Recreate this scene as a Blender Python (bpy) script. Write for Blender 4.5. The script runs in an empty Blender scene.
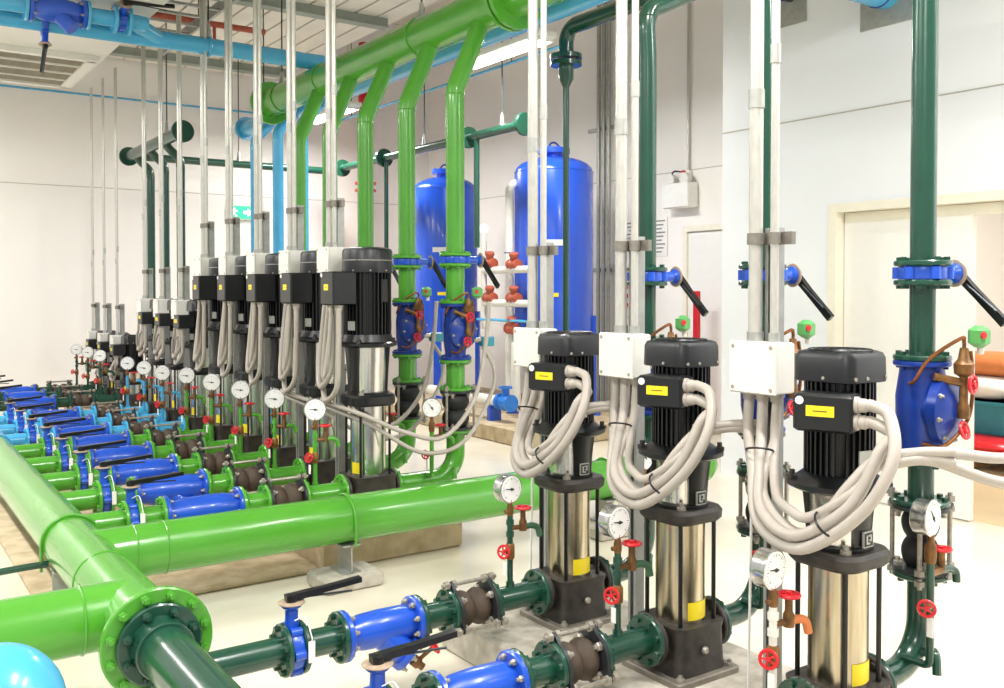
import bpy, math, random
from mathutils import Vector, Matrix
random.seed(7)
SC = bpy.context.scene
COL = SC.collection
V = Vector
PI = math.pi

# ------------------------------------------------------------------ camera, world, lights, exposure
F_PX, HORIZON, CAM_H = 937.0, 287.0, 1.5
PITCH = math.radians(1.2)
AZ = math.atan2(652, 937)                  # view axis lies this far right of the +Y (pump row) direction
cam = bpy.data.cameras.new('camera'); cam_o = bpy.data.objects.new('camera', cam); COL.objects.link(cam_o)
cam.sensor_width = 36; cam.lens = F_PX / 1004 * 36
cam.shift_y = -((344 - HORIZON) - F_PX * math.tan(PITCH)) / 1004
cam.clip_start = 0.05; cam.clip_end = 100
cam_o.location = (0, 0, CAM_H); cam_o.rotation_euler = (PI / 2 - PITCH, 0, -AZ)
SC.camera = cam_o
w = bpy.data.worlds.new('World'); SC.world = w; w.use_nodes = True
w.node_tree.nodes['Background'].inputs[0].default_value = (1.0, 0.985, 0.965, 1)
w.node_tree.nodes['Background'].inputs[1].default_value = 0.5
SC.view_settings.view_transform = 'Standard'; SC.view_settings.look = 'None'
SC.view_settings.gamma = 1; SC.view_settings.use_curve_mapping = False
SC.view_settings.exposure = 0.53
TUBE_W = 62.0                              # watts of each fluorescent fixture

# ------------------------------------------------------------------ materials
def lin(h):
    c = [int(h[i:i + 2], 16) / 255 for i in (0, 2, 4)]
    return tuple((x / 12.92 if x <= .04045 else ((x + .055) / 1.055) ** 2.4) for x in c) + (1,)
def mat(name, hexc, rough=.4, metal=0, var=.08, scale=18, bump=0, coat=0, hex2=None, stretch=None, emit=0, alpha=1):
    m = bpy.data.materials.new(name); m.use_nodes = True
    nt = m.node_tree; b = nt.nodes['Principled BSDF']
    c = lin(hexc)
    b.inputs['Roughness'].default_value = rough; b.inputs['Metallic'].default_value = metal
    if coat: b.inputs['Coat Weight'].default_value = coat; b.inputs['Coat Roughness'].default_value = .12
    tc = nt.nodes.new('ShaderNodeTexCoord'); n = nt.nodes.new('ShaderNodeTexNoise')
    n.inputs['Scale'].default_value = scale; n.inputs['Detail'].default_value = 4
    if stretch:
        mp = nt.nodes.new('ShaderNodeMapping'); mp.inputs['Scale'].default_value = stretch
        nt.links.new(tc.outputs['Object'], mp.inputs[0]); nt.links.new(mp.outputs[0], n.inputs['Vector'])
    else: nt.links.new(tc.outputs['Object'], n.inputs['Vector'])
    r = nt.nodes.new('ShaderNodeValToRGB')
    c2 = lin(hex2) if hex2 else tuple(max(0, x * (1 - 2.2 * var)) for x in c[:3]) + (1,)
    r.color_ramp.elements[0].position = .3; r.color_ramp.elements[1].position = .62
    r.color_ramp.elements[0].color = c2; r.color_ramp.elements[1].color = c
    nt.links.new(n.outputs['Fac'], r.inputs[0]); nt.links.new(r.outputs[0], b.inputs['Base Color'])
    if bump:
        bp = nt.nodes.new('ShaderNodeBump'); bp.inputs['Strength'].default_value = bump; bp.inputs['Distance'].default_value = .01
        nt.links.new(n.outputs['Fac'], bp.inputs['Height']); nt.links.new(bp.outputs[0], b.inputs['Normal'])
    if emit:
        b.inputs['Emission Color'].default_value = c; b.inputs['Emission Strength'].default_value = emit
    m.diffuse_color = c
    return m
M = dict(
    wall=mat('wall_paint', 'f4f0ea', .7, var=.015, scale=1.2),
    wallw=mat('wall_white', 'eceef2', .6, var=.01, scale=1.2),
    joint=mat('wall_joint', 'bdb7ab', .8),
    floor=mat('floor_paint', 'eee7d6', .16, var=.03, scale=1.5, hex2='e2d8c2'),
    floor2=mat('store_floor', 'd8c29a', .35, var=.04, scale=2),
    concrete=mat('plinth_concrete', 'c9b696', .75, scale=9, bump=.15, hex2='a8926f'),
    concreteg=mat('pad_concrete', 'c6bfb2', .8, scale=14, bump=.25, hex2='a1998b'),
    lime=mat('green_gloss_paint', '509f2e', .27, var=.04, scale=5, coat=.4),
    dgreen=mat('dark_green_paint', '184736', .25, var=.07, scale=7, coat=.35),
    olive=mat('weathered_green_paint', '3f6b4c', .4, var=.1, scale=14),
    sky=mat('light_blue_paint', '48aad8', .25, var=.04, scale=6, coat=.3),
    royal=mat('royal_blue_paint', '1a52c6', .28, var=.06, scale=12, coat=.3),
    royald=mat('deep_blue_paint', '173a94', .3, var=.12, scale=12),
    tank=mat('tank_blue_paint', '1f56d8', .25, var=.05, scale=3, coat=.4),
    black=mat('black_paint', '0c0d0f', .33, var=.08, scale=20),
    blackc=mat('charcoal_cover', '131518', .36, var=.05, scale=30),
    iron=mat('cast_iron', '3b3630', .5, var=.2, scale=22, bump=.15, hex2='22201f'),
    baseplate=mat('worn_steel_plate', '8b8478', .5, metal=.3, var=.12, scale=18),
    plate=mat('dark_steel_plate', '3d4244', .4, metal=.5, var=.1, scale=18),
    rubber=mat('brown_rubber', '4e4034', .7, var=.15, scale=14, bump=.2, hex2='33291f'),
    rubberb=mat('black_rubber', '191a1b', .6, var=.1, scale=14, bump=.1),
    steel=mat('stainless_steel', 'c9bfa8', .26, metal=1, var=.1, scale=6, hex2='a4967a', stretch=(9, 9, .6)),
    steelw=mat('polished_stainless', 'd8d6d0', .2, metal=1, var=.05, scale=6, stretch=(9, 9, .6)),
    zinc=mat('galvanised_steel', 'b3b4ae', .4, metal=.55, var=.08, scale=24),
    conduit=mat('galvanised_conduit', 'c9c7bf', .28, metal=.35, var=.06, scale=20, stretch=(4, 4, 1)),
    bolt=mat('bolt_steel', 'b4aea2', .4, metal=.55, var=.15, scale=60),
    strut=mat('steel_strut', 'a9aaa6', .45, metal=.4, var=.08, scale=25),
    cable=mat('grey_flexible_conduit', 'b0a89e', .42, var=.03, scale=20),
    boxw=mat('ivory_enclosure', 'e6e4dc', .4, var=.02, scale=8),
    white=mat('white_plastic', 'f0efea', .4, var=.02),
    paper=mat('tag_paper', 'f4f2ec', .8, var=.03),
    yellow=mat('yellow_sticker', 'f5dc22', .45, var=.02),
    ink=mat('dark_print', '2d2d2d', .6),
    inkgrey=mat('grey_print', '8d8d8b', .7),
    bronze=mat('bronze', '8a6134', .4, metal=.5, var=.2, scale=30, hex2='5f4227'),
    copper=mat('copper_tube', '8f5a33', .35, metal=.7, var=.15, scale=30),
    red=mat('red_enamel', 'd3222a', .3, var=.05),
    redb=mat('red_bronze_paint', 'b4553c', .45, var=.12, scale=25),
    orange=mat('orange_plastic', 'd98045', .5, var=.05),
    chrome=mat('chrome_case', 'c9c9c6', .2, metal=.9, var=.03),
    dial=mat('dial_white', 'f3f3f0', .5, var=.01),
    frame=mat('door_frame_cream', 'efe9d8', .45, var=.02),
    door=mat('door_white', 'f0eee9', .4, var=.01),
    deck=mat('ceiling_deck', 'e6e0d2', .6, var=.03, scale=3),
    duct=mat('duct_white', 'e8e6de', .5, var=.02, scale=3),
    slat=mat('grille_slat', 'aaa292', .6, var=.08),
    grille=mat('grille_dark', '5f5a50', .7, var=.1),
    beam=mat('beam_grey', '98a095', .6, var=.05),
    slab=mat('slab_paint', 'dcd6c8', .8, var=.03, scale=2),
    tube=mat('fluorescent_tube', 'fffdf5', .5, var=0, emit=10),
    exitg=mat('exit_green', '2fcf86', .4, var=0, emit=.9),
    exitw=mat('exit_white', 'f8fff8', .4, var=0, emit=1.2),
    pvc=mat('pvc_white', 'e4e0d6', .35, var=.03),
    pale=mat('pale_green_plastic', '5aa35a', .4, var=.04),
    teal=mat('teal_plastic', '2d8a9c', .4, var=.05),
    wood=mat('pallet_wood', 'a8814f', .7, var=.15, scale=12, hex2='80603a'),
    bracket=mat('dull_bracket_steel', '88837a', .5, metal=.4, var=.12, scale=30),
    gate=mat('mid_blue_paint', '2c7ad6', .3, var=.05),
    rust=mat('rusty_plate', 'b9a48d', .6, metal=.2, var=.15, scale=30),
)

# ------------------------------------------------------------------ mesh helpers
def basis(a):
    a = V(a).normalized()
    u = a.orthogonal().normalized() if abs(a.z) < .999 and abs(a.x) < .999 else (V((0, 1, 0)))
    u = (u - a * u.dot(a)).normalized()
    if abs(a.z) < .9:                       # keep u horizontal-ish / predictable
        u = V((0, 0, 1)); u = (u - a * u.dot(a)).normalized()
    return a, u, a.cross(u)
class MB:
    def __init__(s): s.v = []; s.f = []
    def rings(s, rings, close=True, cap0=True, cap1=True):
        base = len(s.v); n = len(rings[0])
        for r in rings: s.v += [tuple(p) for p in r]
        for i in range(len(rings) - 1):
            a, b = base + i * n, base + (i + 1) * n
            for j in range(n if close else n - 1):
                k = (j + 1) % n; s.f.append((a + j, a + k, b + k, b + j))
        if cap0: s.f.append(tuple(reversed(range(base, base + n))))
        if cap1: e = base + (len(rings) - 1) * n; s.f.append(tuple(range(e, e + n)))
        return s
    def lathe(s, prof, o=(0, 0, 0), axis=(0, 0, 1), n=20, phase=0, cap0=True, cap1=True):
        a, u, w_ = basis(axis); o = V(o); R = []
        for r, h in prof:
            r = max(r, 1e-4)
            R.append([o + a * h + (u * math.cos(t) + w_ * math.sin(t)) * r for t in [phase + 2 * PI * k / n for k in range(n)]])
        return s.rings(R, cap0=cap0, cap1=cap1)
    def cyl(s, p0, p1, r, n=16, r1=None):
        p0, p1 = V(p0), V(p1); L = (p1 - p0).length
        return s.lathe([(r, 0), (r if r1 is None else r1, L)], p0, p1 - p0, n)
    def tube(s, path, r, n=10, cap=True):
        P = [V(p) for p in path]; rr = r if isinstance(r, (list, tuple)) else [r] * len(P)
        T = []
        for i in range(len(P)):
            a = P[min(i + 1, len(P) - 1)] - P[max(i - 1, 0)]
            T.append(a.normalized())
        _, u, _w = basis(T[0]); R = []
        for i, p in enumerate(P):
            u = (u - T[i] * u.dot(T[i])).normalized(); w_ = T[i].cross(u)
            R.append([p + (u * math.cos(2 * PI * k / n) + w_ * math.sin(2 * PI * k / n)) * rr[i] for k in range(n)])
        return s.rings(R, cap0=cap, cap1=cap)
    def box(s, c, size, rot=None, bev=0):
        c = V(c); hx, hy, hz = [q / 2 for q in size]
        m = Matrix.Rotation(rot, 3, 'Z') if isinstance(rot, (int, float)) else rot
        def tr(p): p = V(p); return c + (m @ p if m else p)
        if bev:
            def ring(z, i):
                x, y = hx - i, hy - i; b = bev
                return [tr(q) for q in ((-x + b, -y, z), (x - b, -y, z), (x, -y + b, z), (x, y - b, z), (x - b, y, z), (-x + b, y, z), (-x, y - b, z), (-x, -y + b, z))]
            return s.rings([ring(-hz, bev), ring(-hz + bev, 0), ring(hz - bev, 0), ring(hz, bev)])
        b = len(s.v)
        for z in (-hz, hz):
            for x, y in ((-hx, -hy), (hx, -hy), (hx, hy), (-hx, hy)): s.v.append(tuple(tr((x, y, z))))
        s.f += [(b + 3, b + 2, b + 1, b), (b + 4, b + 5, b + 6, b + 7)] + [(b + i, b + (i + 1) % 4, b + 4 + (i + 1) % 4, b + 4 + i) for i in range(4)]
        return s
    def bar(s, p0, p1, wd, th, up=(0, 0, 1), w1=None):
        p0, p1 = V(p0), V(p1); a = (p1 - p0).normalized(); up = V(up)
        sd = a.cross(up).normalized(); up = sd.cross(a).normalized(); R = []
        for p, w2 in ((p0, wd), (p1, w1 or wd)):
            R.append([p + sd * (x * w2 / 2) + up * (y * th / 2) for x, y in ((-1, -1), (1, -1), (1, 1), (-1, 1))])
        return s.rings(R)
    def rrect(s, cx, cy, w_, d, r, levels, n=4, rot=0):
        R = []
        for z, ins in levels:
            hw, hd, rr = w_ / 2 - ins, d / 2 - ins, max(r - ins, .003); ring = []
            for qx, qy, t0 in ((1, 1, 0), (-1, 1, 90), (-1, -1, 180), (1, -1, 270)):
                for k in range(n + 1):
                    t = math.radians(t0 + 90 * k / n)
                    ring.append((qx * (hw - rr) + rr * math.cos(t), qy * (hd - rr) + rr * math.sin(t)))
            c_, s_ = math.cos(rot), math.sin(rot)
            R.append([V((cx + x * c_ - y * s_, cy + x * s_ + y * c_, z)) for x, y in ring])
        return s.rings(R)
    def torus(s, c, axis, R, r, n=24, m=8):
        a, u, w_ = basis(axis); c = V(c); base = len(s.v)
        for i in range(n):
            t = 2 * PI * i / n; d = u * math.cos(t) + w_ * math.sin(t)
            for j in range(m):
                q = 2 * PI * j / m; s.v.append(tuple(c + d * (R + r * math.cos(q)) + a * (r * math.sin(q))))
        for i in range(n):
            for j in range(m):
                i2, j2 = (i + 1) % n, (j + 1) % m
                s.f.append((base + i * m + j, base + i2 * m + j, base + i2 * m + j2, base + i * m + j2))
        return s
    def mesh(s, name, m, off=(0, 0, 0), ang=38):
        me = bpy.data.meshes.new(name); o = V(off)
        me.from_pydata([tuple(V(p) - o) for p in s.v], [], s.f); me.update()
        me.materials.append(m)
        me.polygons.foreach_set('use_smooth', [True] * len(me.polygons))
        me.set_sharp_from_angle(angle=math.radians(ang))
        return me
    def build(s, name, m, parent=None):
        off = parent.get('_b', (0, 0, 0)) if parent else (0, 0, 0)
        me = s.mesh(name, m, off); o = bpy.data.objects.new(name, me); COL.objects.link(o)
        if parent: o.parent = parent; o['_b'] = off
        return o
ROOTS = []
def thing(name, label, cat, base=(0, 0, 0), group=None):
    o = bpy.data.objects.new(name, None); COL.objects.link(o); o.location = base
    o['_b'] = tuple(base); o['label'] = label; o['category'] = cat; o.empty_display_size = .1
    if group: o['group'] = group
    ROOTS.append(o); return o
def tag(o, label, cat, group=None):
    o['label'] = label; o['category'] = cat
    if group: o['group'] = group
    return o
def single(name, mb, m, label, cat, base, group=None):   # a thing that is one mesh
    me = mb.mesh(name, m, base); o = bpy.data.objects.new(name, me); COL.objects.link(o); o.location = base
    return tag(o, label, cat, group)
def struct(name, mb, m, parent=None, label=None):
    o = mb.build(name, m, parent)
    if not parent: o['kind'] = 'structure'
    if label: o['label'] = label
    return o
def copy_tree(o, dy=0, parent=None):
    c = o.copy(); COL.objects.link(c); c.parent = parent
    if parent is None: c.location.y += dy
    for ch in o.children: copy_tree(ch, 0, c)
    return c
BOLT_ME = MB().lathe([(.0105, 0), (.0105, .009), (.0085, .011)], n=6).lathe([(.006, .011), (.006, .02)], n=8).mesh('bolt', M['bolt'])
def bolts_obj(parent, c, axis, R, n, phase=.2, m=None, scale=1):
    """one object per bolt, sharing one mesh; children of a part"""
    a, u, w_ = basis(axis); off = V(parent['_b'])
    for k in range(n):
        t = phase + 2 * PI * k / n
        o = bpy.data.objects.new('bolt', BOLT_ME); COL.objects.link(o); o.parent = parent; o['_b'] = parent['_b']
        o.location = V(c) + (u * math.cos(t) + w_ * math.sin(t)) * R - off
        o.rotation_euler = a.to_track_quat('Z', 'Y').to_euler(); o.scale = (scale,) * 3
def flange(parent, c, axis, r, th, m, n=8, bolts='paint', side=1, name='flange', br=.011, hub=0):
    """disc centred on c, thickness th; painted bolt heads in its own mesh or separate bolt objects"""
    a = V(axis).normalized(); c = V(c); mb = MB()
    e = min(.004, th / 4)
    mb.lathe([(r - e, -th / 2), (r, -th / 2 + e), (r, th / 2 - e), (r - e, th / 2)], c, a, 28)
    if hub: mb.lathe([(hub * 1.25, 0), (hub, .035)], c - a * side * 0 , -a * side, 20)
    if bolts == 'paint':
        _, u, w_ = basis(a)
        for k in range(n):
            t = .39 + 2 * PI * k / n; p = c + (u * math.cos(t) + w_ * math.sin(t)) * (r * .8)
            for sd in ((side,) if side else (1, -1)):
                mb.lathe([(br, th / 2), (br, th / 2 + br)], p, a * sd, 6)
    o = mb.build(name, m, parent)
    if bolts == 'steel': bolts_obj(o, c + a * side * th / 2, a * side, r * .8, n, .39)
    return o
def arc(c, r, a0, a1, u, w_, n=8):
    c, u, w_ = V(c), V(u), V(w_)
    return [c + u * (r * math.cos(a0 + (a1 - a0) * k / n)) + w_ * (r * math.sin(a0 + (a1 - a0) * k / n)) for k in range(n + 1)]
def smooth(pts, per=8):
    P = [V(p) for p in pts]; P = [P[0] * 2 - P[1]] + P + [P[-1] * 2 - P[-2]]; out = []
    for i in range(1, len(P) - 2):
        p0, p1, p2, p3 = P[i - 1:i + 3]
        for k in range(per):
            t = k / per
            out.append(.5 * ((2 * p1) + (p2 - p0) * t + (2 * p0 - 5 * p1 + 4 * p2 - p3) * t * t + (3 * p1 - p0 - 3 * p2 + p3) * t ** 3))
    out.append(P[-2]); return out
def wheel(parent, c, axis, R, m=None, name='handwheel'):
    a, u, w_ = basis(axis); c = V(c); mb = MB().torus(c, a, R, R * .2, 18, 6)
    for k in range(5):
        t = 2 * PI * k / 5 + .3; d = u * math.cos(t) + w_ * math.sin(t)
        mb.cyl(c + d * R * .15, c + d * R * .95, R * .13, 6)
    mb.cyl(c - a * R * .25, c + a * R * .3, R * .28, 8)
    return mb.build(name, m or M['red'], parent)

# ------------------------------------------------------------------ the room
WALL_R, CORNER_Y, RECESS_X, FAR_Y, TOP_Z, JOINT_Z = 5.76, 5.18, 7.27, 12.4, 5.4, 2.73
fl = struct('floor', MB().box((2.4, 5.0, -.05), (13, 16, .1)), M['floor'])
struct('wall_far', MB().box((2.0, FAR_Y + .06, TOP_Z / 2), (11.0, .12, TOP_Z)), M['wall'])
wr = struct('wall_recess', MB().box((RECESS_X + .06, 8.8, TOP_Z / 2), (.12, 7.3, TOP_Z)), M['wall'])
D0, D1, DH = 2.23, 4.11, 2.03               # double doorway in the right wall
wt = .16
mb = MB().box((WALL_R + wt / 2, (D1 + .05 + CORNER_Y) / 2, TOP_Z / 2), (wt, CORNER_Y - D1 - .05, TOP_Z))
mb.box((WALL_R + wt / 2, (-3 + D0 - .05) / 2, TOP_Z / 2), (wt, D0 - .05 + 3, TOP_Z))
mb.box((WALL_R + wt / 2, (D0 + D1) / 2, (TOP_Z + DH + .05) / 2), (wt, D1 - D0 + .1, TOP_Z - DH - .05))
wright = struct('wall_right', mb, M['wallw'])
struct('wall_return', MB().box((WALL_R + wt + .68, CORNER_Y - .06, TOP_Z / 2), (1.35, .12, TOP_Z)), M['wall'])
# recessed panel joints
struct('trim_1', MB().box((2.0, FAR_Y - .0015, JOINT_Z), (10.6, .004, .008)), M['joint'])
struct('trim_2', MB().box((RECESS_X - .0015, 8.8, JOINT_Z), (.004, 7.2, .008)), M['joint'])
struct('trim_3', MB().box((WALL_R - .0015, 2.2, JOINT_Z), (.004, 5.96, .008)), M['joint'])
# store room seen through the open leaf
struct('floor_store', MB().box((8.0, 2.5, -.045), (4.2, 5.0, .096)), M['floor2'])
struct('wall_store', MB().box((10.1, 2.5, 2), (.1, 5.4, 4)).box((8.0, 5.05, 2), (4.1, .02, 4)), M['wall'])
struct('ceiling_store', MB().box((8.0, 2.5, 3.2), (4.2, 5.2, .1)), M['slab'])
# ceiling: high slab, and a lower white deck of separate strips over the pump rows
cl = struct('ceiling', MB().box((2.4, 5.0, TOP_Z + .06), (13, 16, .12)), M['slab'])
deckm = MB().box((0, 0, 0), (.225, 11.0, .02)).mesh('ceiling_panel', M['deck'])
ck = struct('ceiling_soffit', MB().box((1.9, 6.95, 4.4), (5.8, 11.0, .06)), M['slab']); ck['label'] = 'lower white soffit over the pump rows'
for k in range(22):
    o = bpy.data.objects.new('ceiling_panel', deckm); COL.objects.link(o); o.parent = ck; o.location = (-.55 + k * .25, 6.85, 4.345)
for y in (6.0, 8.9, 11.7):
    struct('trim_4', MB().box((1.9, y, 4.29), (5.6, .07, .09)).box((1.9, y, 4.24), (5.6, .13, .012)), M['beam'])
# doors
def door_frame(name, x, y0, y1, h, m, depth=.2):
    mb = MB()
    for y in (y0 - .03, y1 + .03): mb.box((x + depth / 2 - .02, y, (h + .06) / 2), (depth, .06, h + .06))
    mb.box((x + depth / 2 - .02, (y0 + y1) / 2, h + .03), (depth, y1 - y0, .06))
    return struct(name, mb, m)
df = door_frame('door_1', WALL_R, D0, D1, DH, M['frame']); df['label'] = 'cream framed double doorway with one white leaf closed'
struct('door_leaf', MB().box((WALL_R + .1, 3.64, .985), (.045, .93, 1.95)), M['door'], df)
struct('door_header_panel', MB().box((WALL_R + .1, 3.17, 1.99), (.05, 1.86, .07)), M['frame'], df)
struct('door_leaf', MB().box((WALL_R + .62, 2.26, .985), (.93, .045, 1.95)), M['door'], df)
df2 = door_frame('door_2', RECESS_X - .03, 6.1, 6.98, 2.08, M['frame'], .1); df2['label'] = 'cream framed single door in the recessed wall'
struct('door_leaf', MB().box((RECESS_X - .012, 6.54, 1.04), (.02, .88, 2.06)), M['door'], df2)
# concrete plinths
def plinth(label, x0, x1, y0, y1, h, m='concrete'):
    o = single('concrete_plinth', MB().box(((x0 + x1) / 2, (y0 + y1) / 2, h / 2), (x1 - x0, y1 - y0, h), bev=.012), M[m], label, 'plinth', ((x0 + x1) / 2, (y0 + y1) / 2, 0), 'concrete plinths')
plinth('low concrete plinth carrying the three foreground pumps', 2.0, 2.74, .9, 3.32, .15, 'concreteg')
plinth('tan concrete plinth under the five green-piped pumps', 2.02, 2.9, 4.56, 7.45, .21)
plinth('tan concrete plinth under the three light-blue-piped pumps', 2.02, 2.98, 7.55, 9.35, .21)
plinth('tan concrete plinth under the three pumps by the far wall', 2.02, 2.98, 9.8, 11.8, .21)
plinth('low concrete plinth under the two blue tanks', 5.1, 6.95, 6.9, 10.8, .16)
plinth('wide flat tan slab under the suction valves of the back rows', .70, 2.01, 4.56, 11.7, .035)

# ------------------------------------------------------------------ lights: fixtures in view
def fixture(x, y, z, label, hang=True):
    t = thing('fluorescent_fixture', label, 'light', (x, y, z), 'fluorescent fixtures')
    MB().box((x, y, z + .035), (.19, 1.26, .05), bev=.006).build('housing', M['white'], t)
    for s_ in (-1, 1): MB().cyl((x + s_ * .05, y - .59, z - .012), (x + s_ * .05, y + .59, z - .012), .02, 14).build('tube', M['tube'], t)
    mb = MB()
    for s_ in (-1, 1): mb.box((x, y + s_ * .6, z), (.15, .02, .05))
    mb.build('tube_holder', M['white'], t)
    if hang:
        for s_ in (-1, 1): MB().cyl((x, y + s_ * .45, z + .06), (x, y + s_ * .45, TOP_Z), .004, 6).build('hanger_rod', M['zinc'], t)
    L = bpy.data.lights.new('tube_light', 'AREA'); L.shape = 'RECTANGLE'; L.size = .18; L.size_y = 1.2; L.energy = TUBE_W; L.color = (1, .99, .975)
    lo = bpy.data.objects.new('tube_light', L); COL.objects.link(lo); lo.parent = t; lo.location = (0, 0, -.045)
fixture(4.85, 6.92, 3.6, 'bright fluorescent fixture in front of the blue header')
fixture(4.85, 10.6, 3.6, 'small distant fluorescent fixture glowing below the green header end')
fixture(3.4, .9, 3.9, 'added unseen fluorescent fixture overhead right of the foreground pumps')  # unseen lamp put in to brighten the right wall and door
fixture(4.85, -.3, 3.6, 'added unseen fluorescent fixture above and behind the camera, right row')  # unseen, continues the visible row and is added for brightness
for y, lab in ((-.6, 'added unseen fluorescent fixture behind the camera, left row'), (2.4, 'second, added fluorescent fixture of the left row above the frame'), (5.2, 'third, added fluorescent fixture of the left row above the frame'), (8.0, 'fourth fluorescent fixture of the left row outside the frame'), (10.6, 'fluorescent fixture at the far end of the left row')):
    fixture(-.75, y, 3.7, lab)  # nearer ones unseen, added for brightness; far ones inferred from the bright far wall
fixture(1.9, 1.2, 3.9, 'added unseen fluorescent fixture overhead in front of the foreground pumps')  # out of view, added to raise the overall brightness
fixture(8.0, 2.9, 3.0, 'added unseen fluorescent fixture in the store room behind the doorway', hang=False)  # no lamp in view there; added so the store room is lit

# ------------------------------------------------------------------ rows of pumps: types
PX = 2.4
FRONT = dict(k='front', z0=.15, zin=.285, bt=.335, st=.69, hd=.735, lt=.91, mf=.945, mt=1.25, ct=1.315, sr=.086, mr=.1, ch=.104, fo=.148, lr=.102, la=-84, lab=(-118, -52), tw=.165, trot=.36, tz=(1.092, 1.2), to=.135,
             paint='dgreen', pr=.047, fr=.088, v=1.205, s0=1.385, s1=1.68, c0=1.83, c1=2.0, gx=2.105, gz=.712, gn=(.13, -.99, 0), rx=2.83, rr=.0395, dj=(.585, .80), cv=(.955, 1.265), bv=1.545,
             jx=2.45, jy=.28, jz=(1.165, 1.325), post=1.69, rub='rubberb', cr=.017, cc='dgreen')
BLUE = dict(FRONT, k='blue', z0=.21, zin=.35, bt=.43, st=.78, hd=.82, lt=1.0, mf=1.03, ct=1.39, trot=0, tz=(1.16, 1.27), to=.16,
            paint='sky', pr=.05, v=1.115, s0=1.27, s1=1.655, c0=1.80, gx=2.08, gz=.80, gn=(-.34, -.94, 0), rx=3.3, dj=(.66, .88), cv=(1.06, 1.36), bv=1.6, jx=2.36, cr=.0135, la=180, lab=(-178, -140), mt=1.32, jz=(1.23, 1.39), post=1.68, rr=.05)
GREEN = dict(BLUE, k='green', z0=.21, zin=.36, bt=.445, st=.84, hd=.90, lt=1.17, mf=1.225, mt=1.60, ct=1.72, sr=.098, mr=.132, ch=.141, fo=.168, lr=.125, tw=.17, tz=(1.40, 1.585), to=.20,
             paint='lime', pr=.056, fr=.098, rx=2.985, rr=.056, gz=.83, dj=(.645, .88), cv=(1.065, 1.40), bv=1.663, jz=(1.585, 1.73), post=2.02, cr=.0155)
FAR = dict(BLUE, k='far', bt=.40, st=.50, hd=.535, lt=.63, mf=.655, ct=1.0, mt=.93, tz=(.80, .91), paint='dgreen', rx=2.9, gz=.80, jz=(.84, .99), post=1.32, dj=(.58, .74), cv=(.82, 1.08), bv=1.30, rr=.045)
FRONT0 = dict(FRONT, jy=.215)
ROWS = [  # (type, y, name used in labels)
    (FRONT, [2.97, 2.345, 1.70], ['leftmost foreground pump', 'middle foreground pump', 'rightmost foreground pump']),
    (GREEN, [4.78 + .595 * i for i in range(5)], ['nearest green-piped pump', 'second green-piped pump', 'third green-piped pump', 'fourth green-piped pump', 'farthest green-piped pump']),
    (BLUE, [7.83, 8.41, 9.0], ['nearest light-blue-piped pump', 'middle light-blue-piped pump', 'farthest light-blue-piped pump']),
    (FAR, [10.15, 10.75, 11.35], ['nearest small far-wall pump', 'middle small far-wall pump', 'last small far-wall pump']),
]
GRP = dict(front='foreground row', green='green-piped row', blue='light-blue-piped row', far='far-wall row')

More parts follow.
